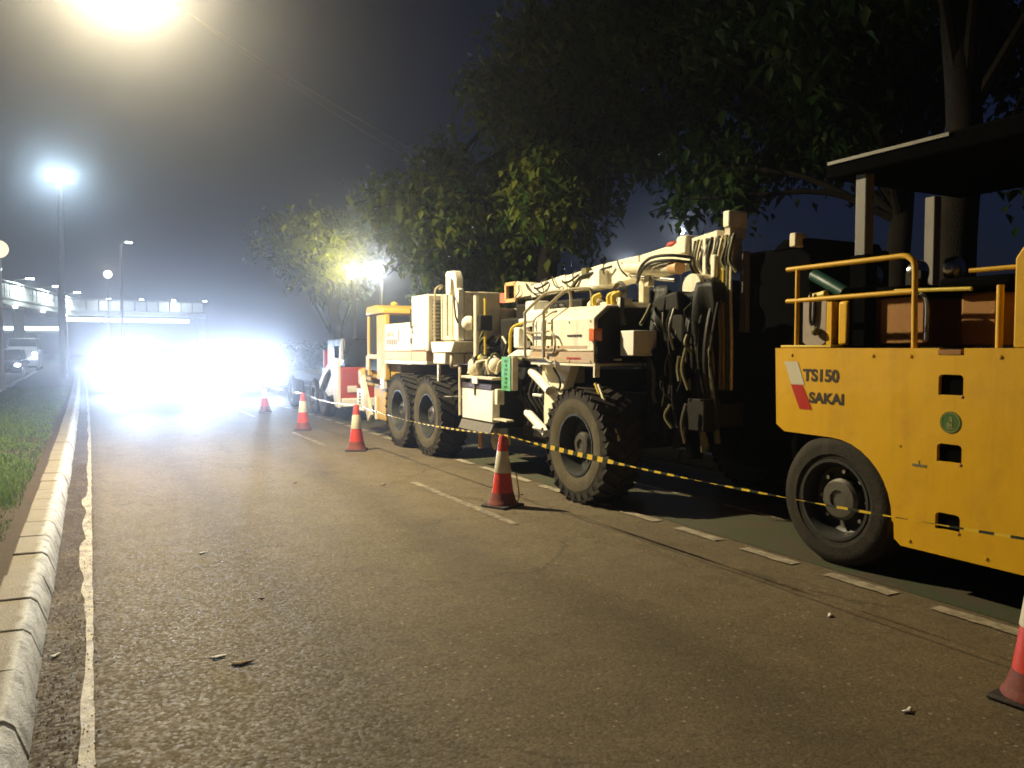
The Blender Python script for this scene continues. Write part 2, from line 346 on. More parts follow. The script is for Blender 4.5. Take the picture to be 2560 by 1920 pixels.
def text(name, s, size, mat, parent, loc, rot, sx=1., bold=0.):
    cu = bpy.data.curves.new(name, 'FONT'); cu.body = s; cu.size = size; cu.extrude = .0008; cu.offset = bold
    t = bpy.data.objects.new('tmp', cu); COL.objects.link(t)
    bpy.context.view_layer.update()
    me = bpy.data.meshes.new_from_object(t.evaluated_get(bpy.context.evaluated_depsgraph_get()))
    bpy.data.objects.remove(t); me.name = name; me.materials.clear(); me.materials.append(M[mat])
    o = bpy.data.objects.new(name, me); COL.objects.link(o); o.parent = parent
    o.location = Vector(loc) - world_loc(parent); o.rotation_euler = rot; o.scale = (sx, 1, 1)
    return o
SIDE = (R(90), 0, R(-90))        # text on a face that looks towards -x, reading towards -y
def spot(name, parent, loc, target, power, col, size=150, blend=.6, radius=.06):
    l = bpy.data.lights.new(name, 'SPOT'); l.energy = power; l.color = col; l.spot_size = R(size); l.spot_blend = blend; l.shadow_soft_size = radius
    o = bpy.data.objects.new(name, l); COL.objects.link(o); o.parent = parent
    o.location = Vector(loc) - world_loc(parent)
    d = Vector(target) - Vector(loc); o.rotation_euler = d.to_track_quat('-Z', 'Y').to_euler()
    return o
def arr_mesh(name, V, F, mat):      # large numpy mesh, all faces of equal size
    me = bpy.data.meshes.new(name); k = F.shape[1]
    me.vertices.add(len(V)); me.vertices.foreach_set('co', V.astype(np.float32).ravel())
    me.loops.add(F.size); me.loops.foreach_set('vertex_index', F.astype(np.int32).ravel())
    me.polygons.add(len(F)); me.polygons.foreach_set('loop_start', np.arange(0, F.size, k, dtype=np.int32))
    me.polygons.foreach_set('loop_total', np.full(len(F), k, dtype=np.int32)); me.update(calc_edges=True); me.validate()
    me.materials.append(M[mat]); return me

# ================================================================== THE SETTING
def bend(y):     # the road swings gently left far ahead
    return 0. if y < 14 else -.0012 * (y - 14) ** 1.5 - (0 if y < 55 else .004 * (y - 55) ** 2)
def strip(x0, x1, ys, z, wob=0.):
    m = MB(); v = []
    for y in ys:
        w = [random.uniform(-wob, wob) for _ in range(2)] if wob else (0, 0)
        v += [(x0 + bend(y) + w[0], y, z), (x1 + bend(y) + w[1], y, z)]
    return m.add(v, [(2 * i, 2 * i + 1, 2 * i + 3, 2 * i + 2) for i in range(len(ys) - 1)])
ysl = list(np.arange(-14, 14, 7.)) + list(np.arange(14, 201, 3.))
def kind(o, k='structure'): o['kind'] = k; return o
g = MB().add([(-150, -60, -.06), (150, -60, -.06), (150, 260, -.06), (-150, 260, -.06)], [(0, 1, 2, 3)]).build('ground', 'ground'); kind(g)
road = kind(strip(-.40, 7.05, ysl, 0.).build('road', 'asphalt'))
oroad = kind(strip(-11.5, -2.75, ysl, 0.).build('opposite_road', 'asphalt'))
med = kind(strip(-2.6, -.47, ysl, .10).build('median_ground', 'soil'))
pav = kind(strip(7.2, 9.9, ysl, .12).build('pavement', 'pave'))
verge = kind(strip(9.9, 60, ysl, .08).build('verge_ground', 'soil'))
strip(4.56, 5.48, list(np.arange(-6, 14, 1.)) + list(np.arange(14, 60, 3.)), .004).build('cycle_lane_paint', 'bike', road)
# painted markings, each a piece of the road
ll = MB(); ys = list(np.arange(-2, 14, .16)) + list(np.arange(14, 50, .6)); v = []
for y in ys:
    c = -.04 + bend(y); a = .022 + .008 * math.sin(y * 2.3) + random.uniform(-.006, .006); b_ = .022 + random.uniform(-.004, .004)
    if 5.6 < y < 9.2: a += .022 + .02 * math.sin(y * 5)
    if 6.9 < y < 7.25: a += .03
    v += [(c - a, y, .004), (c + b_, y, .004)]
ll.add(v, [(2 * i, 2 * i + 1, 2 * i + 3, 2 * i + 2) for i in range(len(ys) - 1)]).build('edge_line', 'line', road)
def dash(x, y0, y1, w, mat, z=.004, name='lane_dash'):
    m = MB(); n = 7; v = []
    for i in range(n):
        y = y0 + (y1 - y0) * i / (n - 1)
        v += [(x + bend(y) - w / 2 + random.uniform(-.008, .008), y, z), (x + bend(y) + w / 2 + random.uniform(-.008, .008), y, z)]
    m.add(v, [(2 * i, 2 * i + 1, 2 * i + 3, 2 * i + 2) for i in range(n - 1)]).build(name, mat, road)
for k in range(34):
    y0 = 1.66 + k * .792; dash(4.42 + .006 * min(k, 16), y0, y0 + .51, .105, 'line', .008)
for y0, y1 in ((6.1, 8.6), (12.5, 14.8), (18.6, 21), (24.8, 27.2), (-.6, 1.6)): dash(3.27, y0, y1, .085, 'linew')
for y0, y1 in ((5.0, 5.9), (6.6, 7.5), (8.4, 9.3), (10.2, 11.1)): dash(5.50, y0, y1, .06, 'line', .008)

# kerbs, each stone a piece
prof = [(0, -.10), (.255, -.10), (.248, .01), (.205, .135), (.172, .163), (0, .168)]
def kerb_line(name, x, flip, y0, y1, step, stones=True):
    base = strip(x - .02, x + .225, list(np.arange(y0, y1, 1.5)), .02).build(name, 'kerb'); kind(base)
    st = MB().prism([((.25 - p[0]) if flip else p[0], p[1]) for p in prof], 'y', -step / 2 + .008, step / 2 - .008).build('kerb_stone', 'kerb', base, bev=.012, seg=2)
    first = True; y = y0 + step / 2
    while y < y1:
        o = st if first else st.copy()
        if not first: COL.objects.link(o)
        first = False
        o.location = (x + bend(y) + random.uniform(-.006, .006), y, random.uniform(-.008, .006))
        o.rotation_euler = (random.uniform(-.008, .008), random.uniform(-.012, .012), -math.atan((bend(y + .3) - bend(y - .3)) / .6) + random.uniform(-.006, .006))
        y += step
kerb_line('kerb', -.49, False, 1.2, 46, .56)
kerb_line('far_kerb', 6.98, True, 2.0, 34, .8)
kerb_line('median_far_kerb', -2.77, True, 18, 56, 1.0)

# grass on the median
def blades(n, y0, y1, hmin, hmax, w):
    x = rng.uniform(-2.55, -.60, n); y = y0 + (y1 - y0) * rng.random(n)
    keep = rng.random(n) < np.clip((-.5 - x) * 2.2, .05, 1) * (.35 + .65 * (np.sin(x * 5.1 + y * 1.7) * np.sin(y * 2.3 - x * 3) > -.45))
    x = x[keep]; y = y[keep]; n = len(x); h = rng.uniform(hmin, hmax, n) * (0.75 + .5 * (np.sin(x * 3 + y) > 0)); a = rng.uniform(0, 6.283, n); ln = rng.uniform(.1, .75, n) * h
    x = x + np.array([bend(t) for t in y])
    p = np.stack([x, y, np.full(n, .09)], 1); d = np.stack([np.cos(a), np.sin(a), 0 * a], 1); s = np.stack([-np.sin(a), np.cos(a), 0 * a], 1)
    mid = p + d * (ln * .35)[:, None] + np.array([0, 0, 1.]) * (h * .6)[:, None]; tip = p + d * ln[:, None] + np.array([0, 0, 1.]) * h[:, None]
    V = np.stack([p - s * w, p + s * w, mid + s * w * .8, mid - s * w * .8, tip], 1).reshape(-1, 3); b = np.arange(n)[:, None] * 5
    F = np.concatenate([b + np.array([[0, 1, 2]]), b + np.array([[0, 2, 3]]), b + np.array([[3, 2, 4]])])
    return V, F
V1, F1 = blades(110000, 2.2, 12, .018, .055, .005); V2, F2 = blades(70000, 12, 34, .025, .06, .010)
gm = bpy.data.objects.new('grass', arr_mesh('grass', np.concatenate([V1, V2]), np.concatenate([F1, F2 + len(V1)]), 'grass')); COL.objects.link(gm)
tag(gm, 'patchy green grass growing on the median behind the white kerb', 'grass', kind='stuff')

# ================================================================== THE CREAM MACHINE
def tyre_mesh(r, w, lugs, rimr):
    t = MB()
    pr = [(rimr, -w * .34), (rimr + .02, -w * .46), (r * .80, -w * .52), (r * .93, -w * .47), (r * .955, -w * .38), (r * .96, w * .38), (r * .93, w * .47), (r * .80, w * .52), (rimr + .02, w * .46), (rimr, w * .34)]
    t.lathe(pr, (0, 0, 0), 'x', 48)
    for k in range(lugs):
        for sd in (-1, 1):
            a = 2 * math.pi * (k + (.25 if sd > 0 else -.25)) / lugs
            c = Matrix.Rotation(a, 3, 'X') @ Vector((sd * w * .25, 0, r * .965))
            m0 = Matrix.Rotation(a, 3, 'X') @ Matrix.Rotation(sd * .55, 3, 'Z'); s_ = (w * .60, 2 * math.pi * r / lugs * .50, r * .062)
            v = [c + m0 @ Vector((x * s_[0] / 2, y * s_[1] / 2, z * s_[2] / 2)) for z in (-1, 1) for y in (-1, 1) for x in (-1, 1)]
            t.add(v, [(0, 2, 3, 1), (4, 5, 7, 6), (0, 1, 5, 4), (2, 6, 7, 3), (0, 4, 6, 2), (1, 3, 7, 5)])
            # shoulder block running down the wall
            c = Matrix.Rotation(a, 3, 'X') @ Vector((sd * w * .485, 0, r * .90)); m1 = Matrix.Rotation(a, 3, 'X')
            s_ = (w * .045, 2 * math.pi * r / lugs * .46, r * .13)
            v = [c + m1 @ Vector((x * s_[0] / 2, y * s_[1] / 2, z * s_[2] / 2)) for z in (-1, 1) for y in (-1, 1) for x in (-1, 1)]
            t.add(v, [(0, 2, 3, 1), (4, 5, 7, 6), (0, 1, 5, 4), (2, 6, 7, 3), (0, 4, 6, 2), (1, 3, 7, 5)])
    return t
def wheel(parent, loc, r, w, rimr, lugs=27, out=-1, hubr=.13, wall='dusty', nuts=8):
    wl_ = sub('wheel', parent, loc); L = Vector(loc)
    t = tyre_mesh(r, w, lugs, rimr) if lugs else MB().lathe([(rimr, -w * .36), (rimr + .02, -w * .46), (r * .82, -w * .53), (r * .95, -w * .46), (r, -w * .34), (r, -w * .22), (r * .985, -w * .21), (r * .985, -w * .17), (r, -w * .16), (r, w * .16), (r * .985, w * .17), (r * .985, w * .21), (r, w * .22), (r, w * .34), (r * .95, w * .46), (r * .82, w * .53), (rimr + .02, w * .46), (rimr, w * .36)], (0, 0, 0), 'x', 48)
    t.build('tyre', 'rubber', wl_, at=(0, 0, 0)).parent = wl_
    o = out * w
    MB().lathe([(r * .80, o * .523), (r * .70, o * .53), (rimr + .05, o * .50), (rimr + .012, o * .47)], (0, 0, 0), 'x', 48).build('sidewall', wall, wl_, at=(0, 0, 0))
    MB().lathe([(rimr, o * .45), (rimr + .018, o * .47), (rimr + .016, o * .50), (rimr - .004, o * .50), (rimr - .02, o * .40), (rimr - .035, o * .10), (hubr + .06, o * .03), (.001, o * .03)], (0, 0, 0), 'x', 40).build('rim', 'rim', wl_, at=(0, 0, 0))
    MB().lathe([(hubr, o * .03), (hubr, o * .26), (hubr * .86, o * .33), (hubr * .45, o * .35), (hubr * .42, o * .30), (.001, o * .30)], (0, 0, 0), 'x', 24).build('hub', 'steel', wl_, at=(0, 0, 0))
    for k in range(nuts):
        a = 2 * math.pi * k / nuts; rr = hubr + .045
        MB().lathe([(.016, o * .03), (.016, o * .15), (.001, o * .15)], (0, rr * math.cos(a), rr * math.sin(a)), 'x', 6).build('wheel_nut', 'chrome', wl_, at=(0, 0, 0))
    return wl_

def cream_machine():
    t = thing('road_machine', 'cream three-axle road machine with folded boom, ladder, yellow cab and deep-lugged tyres', 'road machine', (5.6, 9.5, 0))
    B = lambda: MB()
    X0 = 4.40
    for y in (6.73, 10.72, 11.93):
        wheel(t, (4.48, y, .578), .582, .41, .30); wheel(t, (6.72, y, .578), .582, .41, .30, out=1)
        B().cyl((4.55, y, .58), (6.65, y, .58), .09).build('axle', 'dark', t)
    # chassis
    B().box(4.95, 5.15, 5.6, 14.2, .78, 1.08).box(6.05, 6.25, 5.6, 14.2, .78, 1.08).build('chassis_rail', 'dark', t, .01)
    for y in (5.7, 7.7, 9.7, 12.9): B().box(5.15, 6.05, y, y + .16, .80, 1.02).build('cross_member', 'dark', t)
    B().box(4.9, 6.3, 8.0, 10.2, 1.02, 1.30).build('deck_frame', 'dark', t, .01)
    B().box(5.0, 6.2, 8.2, 9.9, .34, .74).build('belly_tank', 'dark', t, .03)
    # engine housing with stripe, text and door seam
    B().box(X0, 6.75, 11.645, 12.90, 1.50, 1.95).build('engine_cover', 'cream', t, .015)
    B().box(X0 - .002, 6.75, 11.645, 12.90, 1.36, 1.497).build('stripe_band', 'orange', t)
    B().box(X0, 6.75, 11.645, 12.90, 1.29, 1.357).build('lower_sill', 'cream', t, .01)
    B().box(X0, 5.6, 10.96, 11.632, 1.50, 2.345).build('tall_cabinet', 'cream', t, .02)
    B().box(X0 - .002, 5.6, 11.02, 11.632, 1.36, 1.497).build('stripe_band', 'orange', t)
    B().box(X0, 5.6, 11.02, 11.632, 1.30, 1.357).build('lower_sill', 'cream', t, .01)
    B().box(X0 - .012, X0 - .002, 11.05, 11.60, 1.53, 1.55).build('door_seam', 'creamd', t)
    B().tube([(X0 - .005, 11.52, 1.78), (X0 - .03, 11.52, 1.79), (X0 - .03, 11.52, 1.87), (X0 - .005, 11.52, 1.88)], .008, 6).build('door_handle', 'dark', t)
    for z in (1.62, 1.86): B().cyl((X0 - .008, 11.64, z), (X0 - .008, 11.64, z + .09), .011, n=8).build('hinge', 'dark', t)
    text('lettering', 'SAKAI', .115, 'fadeink', t, (X0 - .003, 12.82, 1.735), SIDE, 1.2)
    for k in range(6): B().box(X0 - .004, X0 - .001, 12.30 + k * .088, 12.30 + k * .088 + .06, 1.60 + .008 * (k % 2), 1.695).build('faded_mark', 'fadeink', t)
    B().box(X0 - .004, X0 - .001, 12.18, 12.24, 1.66, 1.85).build('faded_mark', 'fadeink', t)
    B().tube([(5.1, 12.85, 2.03), (5.1, 11.7, 2.03)], [.15, .15], 20).build('air_cleaner', 'grey', t, .02)
    B().tube([(5.0, 12.95, 2.0), (5.0, 12.95, 2.22)], .12, 16).build('exhaust_pot', 'dark', t)
    for y in (12.6, 12.25, 11.95): B().tube([(4.95, y, 2.1), (4.9, y, 2.22), (4.97, y - .08, 2.26)], .035, 7).build('yellow_fitting', 'gold', t)
    # shaded end of the tall cabinet: louvres
    for k in range(13): B().obox((4.98, 10.945, 1.62 + k * .053), (1.02, .03, .016), (R(35), 0, 0)).build('louvre', 'grey', t)
    # guard rails in front of it
    def rail(pts, r=.016, mat='railtube', name='handrail'): B().tube(pts, r, 8).build(name, mat, t)
    rail([(4.60, 10.98, 2.42), (4.60, 10.88, 2.47), (4.5, 10.84, 2.43), (4.46, 10.83, 2.3), (4.45, 10.82, 1.55), (4.47, 10.8, 1.42)])
    rail([(4.62, 10.46, 2.44), (4.52, 10.46, 2.40), (4.50, 10.46, 2.3), (4.50, 10.46, 1.72)])
    B().prism([(10.83, 1.64), (9.98, 1.64), (10.08, 1.49), (10.77, 1.48)], 'x', 4.39, 4.78).build('step_box', 'cream', t, .012)
    B().box(4.40, 4.70, 10.33, 10.75, 1.325, 1.478).build('lower_box', 'cream', t, .012)
    B().box(4.72, 6.0, 9.98, 10.9, 1.31, 1.47).build('platform', 'creamd', t)
    B().tube([(4.45, 10.2, 1.46), (4.42, 10.15, 1.36), (4.44, 10.18, 1.29), (4.55, 10.22, 1.30)], .02, 8).build('pipe', 'creamd', t)
    B().box(4.47, 4.57, 10.04, 10.14, 1.65, 2.37).build('corner_post', 'white', t, .02)
    B().prism([(10.45, 2.30), (10.46, 2.60), (10.41, 2.63), (10.16, 2.62), (10.10, 2.52), (10.08, 2.32), (10.15, 2.32), (10.18, 2.48), (10.28, 2.53), (10.30, 2.30)], 'x', 4.47, 4.58).build('lifting_bracket', 'cream', t, .01)
    B().tube([(4.46, 10.12, 2.25), (4.43, 10.06, 2.2), (4.44, 10.04, 2.0), (4.48, 10.05, 1.9)], .014, 6).build('hose', 'hose', t)
    B().box(4.58, 5.14, 10.06, 10.9, 1.66, 2.335).build('rear_cabinet', 'creamd', t, .015)
    B().box(5.15, 6.3, 10.1, 10.9, 1.48, 2.12).build('tank', 'creamd', t, .04)
    # hydraulic column, two rods and a round reservoir
    B().cyl((4.50, 9.50, 1.41), (4.50, 9.50, 2.24), .036).build('lift_rod', 'cream', t)
    B().cyl((4.60, 9.44, 1.46), (4.60, 9.44, 2.20), .022).build('lift_rod', 'gold', t)
    B().box(4.5, 4.68, 9.38, 9.58, 1.78, 1.98).build('valve_block', 'dark', t, .015)
    B().tube([(4.50, 9.62, 1.88), (4.44, 9.66, 1.88), (4.40, 9.70, 1.88)], [.095, .098, .06], 18).build('round_reservoir', 'cream', t, .01)
    B().box(4.95, 6.0, 9.0, 9.7, 1.31, 1.95).build('valve_cabinet', 'dark', t, .03)  # cream cabinet in shadow; the shade is put into its dark material
    # cluttered pump group above the white box
    for k, (y, z, r, mt) in enumerate([(9.45, 1.28, .10, 'creamd'), (9.25, 1.36, .08, 'olive'), (9.05, 1.38, .07, 'white'), (8.86, 1.33, .09, 'creamd'), (9.60, 1.34, .06, 'creamd'), (8.97, 1.24, .05, 'dark'), (9.15, 1.25, .06, 'dark'), (9.36, 1.42, .04, 'gold')]):
        B().ball((4.46 + .03 * (k % 3), y, z), r, (1, 1, 1.15)).build('pump', mt, t)
    for k in range(9):
        y = 8.75 + k * .105; z0 = 1.2 + random.uniform(0, .06)
        B().tube([(4.42, y, z0), (4.38 + random.uniform(0, .1), y + random.uniform(-.05, .05), z0 + .14), (4.5, y + random.uniform(-.2, .2), z0 + random.uniform(.16, .28)), (4.75, y + random.uniform(-.2, .2), 1.3)], .017, 7).build('hose', random.choice(['hose', 'olive', 'creamd', 'hose']), t)
    # white box with dark band and grey skirt
    B().box(4.46, 4.9, 8.80, 9.60, .55, 1.15).build('box_carrier', 'dark', t, .02)
    B().box(4.35, 4.455, 8.73, 9.63, .63, 1.03).build('battery_box', 'white', t, .012)
    B().box(4.345, 4.45, 8.75, 9.62, 1.033, 1.10).build('label_band', 'purple', t)
    B().box(4.335, 4.50, 8.71, 9.64, 1.153, 1.19).build('box_lid', 'creamd', t, .012)
    B().box(4.328, 4.348, 9.20, 9.225, .95, 1.10).build('latch', 'olive', t)
    B().box(4.320, 4.333, 9.10, 9.26, 1.10, 1.18).build('hasp', 'cream', t)
    B().prism([(4.30, .50), (4.32, .50), (4.37, .615), (4.35, .615)], 'y', 8.70, 9.64).build('skirt_plate', 'grey', t)
    B().cyl((4.33, 9.66, .66), (4.33, 9.66, 1.30), .018, n=8).build('stay', 'cream', t)
    B().box(4.36, 4.46, 8.62, 8.69, .86, 1.05).build('side_tab', 'cream', t, .008)
    B().box(4.36, 4.46, 8.38, 8.72, .67, .69).build('foot_step', 'creamd', t)
    B().cyl((4.5, 9.38, .52), (4.5, 9.38, .24), .03).build('drain_pipe', 'orange', t)
    for k in range(4): B().tube([(4.6, 8.95 + k * .07, .5), (4.57, 8.96 + k * .07, .36), (4.6, 8.95 + k * .07, .24)], .018, 7).build('hanging_hose', 'creamd', t)
    # ladder leg behind it
    B().box(4.34, 4.375, 10.42, 10.46, .43, 1.32).build('ladder_stile', 'white', t)
    for z in (.45, .86): B().box(4.33, 4.62, 10.22, 10.47, z - .02, z + .02).build('ladder_step', 'white', t, .006)
    # green plate and its cabinet
    B().box(4.42, 4.50, 8.34, 8.60, 1.045, 1.445).build('plate_cabinet', 'creamd', t, .008)
    gp = B().box(4.405, 4.418, 8.365, 8.595, 1.04, 1.445).build('green_plate', 'green', t)
    for k in range(7): B().box(4.401, 4.404, 8.44 + .01 * (k % 2), 8.52 - .012 * (k % 3), 1.07 + k * .052, 1.07 + k * .052 + .03).build('plate_mark', 'emblem', gp)
    B().prism([(8.56, 1.45), (8.30, 1.53), (7.95, 1.53), (7.95, 1.455)], 'x', 4.45, 5.0).build('guard', 'cream', t, .012)
    # struts between the boxes
    B().cyl((4.62, 8.22, 1.27), (4.5, 7.60, 1.075), .052).build('strut', 'white', t)
    B().cyl((4.62, 8.32, .78), (4.5, 7.66, .59), .052).build('strut', 'white', t)
    for z, y in ((1.02, 7.86), (.65, 7.86)): B().tube([(4.44, y, z), (4.44, y - .2, z)], .018, 8).build('peg', 'white', t)
    B().box(4.75, 6.2, 7.9, 8.7, .45, 1.0).build('gearbox', 'dark', t, .04)
    for k in range(7):
        y = 7.75 + .11 * k
        B().tube([(4.66, y, 1.25), (4.6, y + .05, 1.0), (4.66, y - .06, .8), (4.75, y + .05, .6)], .02, 7).build('hose', 'hose', t)
    # leg plate above the first tyre
    B().prism([(7.84, 1.38), (7.28, 1.38), (7.46, 1.05), (7.66, .88), (7.86, .60), (7.88, .8)], 'x', 4.58, 4.70).build('leg_plate', 'cream', t, .012)
    B().tube([(4.56, 7.62, 1.33), (4.54, 7.46, 1.2), (4.56, 7.5, 1.1), (4.56, 7.64, 1.12)], .012, 6).build('hose', 'hose', t)
    B().tube([(4.57, 7.55, 1.0), (4.53, 7.42, .98), (4.55, 7.38, .88)], .014, 6).build('hose', 'hose', t)
    B().box(4.6, 4.9, 7.5, 7.95, 1.16, 1.40).build('corner_box', 'creamd', t, .01)
    # rear tank housing: faceted, ladder in front of its rounded end
    zb = 1.39
    def prism_tank(y0, y1, x, zt, xt, mat, name, zlow=zb, xe=6.7):
        return B().prism([(x, zlow), (x, zt), (xt, zt + .13), (xe, zt + .13), (xe, zlow)], 'y', y0, y1).build(name, mat, t, .012)
    prism_tank(7.105, 7.88, 4.43, 1.86, 4.60, 'cream', 'tank_body', 1.515)
    prism_tank(6.58, 7.095, 4.40, 1.85, 4.56, 'cream', 'tank_end', 1.515)
    B().box(4.398, 6.7, 6.58, 7.88, 1.40, 1.512).build('stripe_band', 'tan', t)
    B().box(4.397, 4.40, 6.70, 7.86, 1.545, 1.575).build('stripe_band', 'tan', t)
    B().box(4.405, 6.68, 6.60, 7.86, 1.37, 1.397).build('tank_sill', 'cream', t)
    for k in range(6): B().box(4.393, 4.396, 6.80 + k * .048, 6.80 + k * .048 + .034, 1.665 + .004 * (k % 2), 1.69).build('faded_mark', 'ink', t)
    for k in range(6): B().box(4.393, 4.396, 6.82 + k * .046, 6.82 + k * .046 + .033, 1.435, 1.455).build('faded_mark', 'decalred', t)
    B().prism([(4.42, 1.40), (4.42, 1.83), (4.58, 1.955), (6.6, 1.955), (6.6, 1.40)], 'y', 6.555, 6.578).build('end_shade_plate', 'dark', t)  # dark plate laid over the cream end to deepen its shade
    B().box(4.37, 4.47, 6.535, 6.63, 1.62, 1.745).build('corner_reflector', 'reflector', t, .008)
    B().box(4.39, 4.45, 6.55, 6.575, 1.26, 1.40).build('end_tab', 'cream', t)
    B().ball((4.95, 7.35, 2.02), .11, (1, 1, .7)).build('filler_cap', 'creamd', t)
    B().box(4.75, 5.2, 6.75, 7.1, 1.985, 2.03).build('hatch', 'cream', t, .01)
    for y in (7.05, 6.78, 6.70): B().tube([(4.72, y, 2.0), (4.72, y, 2.08), (4.76, y - .06, 2.11)], .03, 7).build('yellow_fitting', 'gold', t)
    # ladder hoops
    for y in (7.92, 7.50):
        B().tube([(4.62, y, 1.40), (4.40, y, 1.43), (4.36, y, 1.5), (4.36, y, 1.90), (4.37, y, 1.96), (4.55, y - .05, 2.14), (4.62, y - .12, 2.185), (4.72, y - .3, 2.19), (4.75, y - .34, 2.15), (4.75, y - .35, 2.0)], .017, 8).build('ladder_rail', 'railtube', t)
    for y in (7.80, 7.60): B().tube([(4.41, y, 1.44), (4.40, y, 1.82), (4.46, y - .05, 1.92), (4.55, y - .06, 1.96)], .011, 6).build('ladder_stile', 'railtube', t)
    for z in (1.44, 1.72): B().tube([(4.38, 7.90, z), (4.38, 7.50, z)], .014, 6).build('ladder_rung', 'railtube', t)
    B().tube([(4.38, 7.48, 1.73), (4.37, 7.36, 1.73), (4.37, 7.28, 1.64), (4.37, 7.28, 1.55), (4.38, 7.34, 1.50), (4.38, 7.46, 1.50)], .013, 7).build('grab_loop', 'railtube', t)
    B().tube([(4.36, 7.47, 1.44), (4.37, 7.36, 1.40), (4.37, 7.28, 1.42), (4.37, 7.25, 1.34)], .014, 7).build('grab_loop', 'railtube', t)
    # operator shelf between the columns
    B().prism([(8.52, 1.86), (8.36, 2.0), (7.98, 2.0), (7.95, 1.86)], 'x', 4.62, 5.2).build('seat_cowl', 'white', t, .03)
    B().box(4.8, 5.4, 8.55, 8.9, 1.85, 1.92).build('shelf', 'white', t, .02)
    B().box(4.85, 5.1, 8.6, 8.82, 1.92, 2.14).build('lamp_cover', 'white', t, .03)
    B().box(4.55, 4.72, 8.42, 8.56, 1.55, 1.80).build('slim_box', 'white', t, .02)
    B().tube([(4.60, 8.74, 1.48), (4.6, 8.70, 1.78), (4.72, 8.6, 1.86)], .02, 7).build('stay', 'gold', t)
    B().box(4.75, 5.4, 7.96, 8.4, 1.56, 1.82).build('screen', 'grey', t, .01)
    B().bar((4.60, 8.4, 1.80), (4.62, 8.02, 1.52), .03, .03).build('brace', 'creamd', t)
    B().bar((4.60, 8.3, 1.82), (4.60, 7.9, 1.85), .03, .04).build('brace', 'cream', t)
    # far-side bodywork seen over the top
    B().box(5.3, 6.6, 8.2, 9.9, 1.95, 2.16).build('upper_deck', 'dark', t, .03)  # really cream; dark material paints in its shade
    # the folded boom
    xb0, xb1 = 5.38, 5.66
    B().prism([(10.05, 2.26), (10.05, 2.50), (9.62, 2.44), (9.60, 2.27)], 'x', xb0, xb1).build('boom_tail', 'creamd', t, .012)
    fr = [(10.40, 2.24), (10.40, 2.48), (10.10, 2.48), (10.10, 2.24)]
    for i in range(4): B().bar((5.42, *fr[i]), (5.42, *fr[(i + 1) % 4]), .05, .05).build('frame_bar', 'orange', t)
    B().box(5.36, 5.46, 10.46, 10.56, 2.22, 2.36).build('marker_lamp', 'e_red', t, .02)
    B().prism([(9.60, 2.24), (9.60, 2.41), (8.74, 2.49), (8.66, 2.27)], 'x', xb0, xb1).build('boom_section', 'cream', t, .014)
    B().prism([(8.735, 2.26), (8.735, 2.475), (7.99, 2.545), (7.20, 2.58), (7.20, 2.33), (8.0, 2.27)], 'x', xb0 + .02, xb1 - .02).build('boom_section', 'cream', t, .014)
    B().prism([(7.19, 2.34), (7.19, 2.58), (5.95, 2.70), (5.95, 2.46), (6.4, 2.40)], 'x', xb0 + .03, xb1 + .05).build('boom_section', 'cream', t, .014)
    B().box(5.27, 5.40, 7.78, 8.00, 2.275, 2.47).build('junction_box', 'white', t, .012)
    B().box(5.32, 5.40, 8.13, 8.24, 2.44, 2.52).build('bracket', 'olive', t)
    B().box(5.28, 5.38, 7.12, 7.26, 2.36, 2.50).build('pivot_plate', 'creamd', t, .01)
    B().cyl((5.24, 7.20, 2.44), (5.24, 6.42, 2.37), .062).build('boom_cylinder', 'cream', t)
    B().cyl((5.24, 6.42, 2.37), (5.24, 6.30, 2.36), .072).build('cylinder_cap', 'orange', t)
    B().cyl((5.26, 7.15, 2.34), (5.26, 6.40, 2.24), .02).build('piston_rod', 'chrome', t)
    B().box(5.22, 5.30, 6.78, 6.86, 2.20, 2.32).build('rod_clamp', 'creamd', t, .01)
    B().box(5.44, 5.52, 7.16, 7.24, 1.98, 2.34).build('boom_rest', 'creamd', t)
    for k in range(11):
        y = 9.95 - k * .24; zc = 2.36 + (9.95 - y) * .055
        q = lambda a: random.uniform(-a, a)
        pts = [(5.36, y + q(.08), zc - .09), (5.33, y - .05 + q(.05), zc - .02 + q(.02)), (5.34, y - .02 + q(.05), zc + .04), (5.365, y - .10 + q(.08), zc + .075)]
        if k % 3 == 1: pts = [(5.36, y, zc + .07), (5.33, y - .08 + q(.05), zc + q(.03)), (5.33, y - .2 + q(.08), zc - .08), (5.36, y - .3 + q(.1), zc - .11 + q(.04))]
        if k % 3 == 2: pts = [(5.36, y, zc + q(.05)), (5.31, y - .12, zc - .03 + q(.03)), (5.31, y - .26, zc - .02 + q(.03)), (5.36, y - .38, zc + .03)]
        B().tube(pts, .008 + .003 * (k % 3), 6).build('hose', 'hose', t)
    B().tube([(5.33, 8.45, 2.2), (5.25, 8.3, 2.30), (5.22, 8.1, 2.40), (5.28, 7.9, 2.44)], .018, 7).build('hose', 'hose', t)
    B().tube([(5.33, 8.5, 2.2), (5.25, 8.36, 2.28), (5.22, 8.18, 2.37), (5.28, 7.98, 2.40)], .018, 7).build('hose', 'olive', t)
    for dz in (0, .05): B().tube([(5.20, 6.95, 2.25 + dz), (5.14, 6.8, 2.36 + dz), (5.12, 6.6, 2.43 + dz), (5.16, 6.35, 2.43 + dz), (5.3, 6.2, 2.40 + dz)], .017, 7).build('hose', 'hose', t)
    B().ball((5.44, 6.66, 2.64), .05, (1, 1.8, .7)).build('red_cover', 'red', t)
    B().box(5.36, 5.6, 6.35, 6.52, 2.5, 2.70).build('end_block', 'cream', t, .03)
    # boom head and mast
    B().box(5.40, 5.62, 5.82, 6.22, 2.28, 2.62).build('boom_head', 'creamd', t, .03)
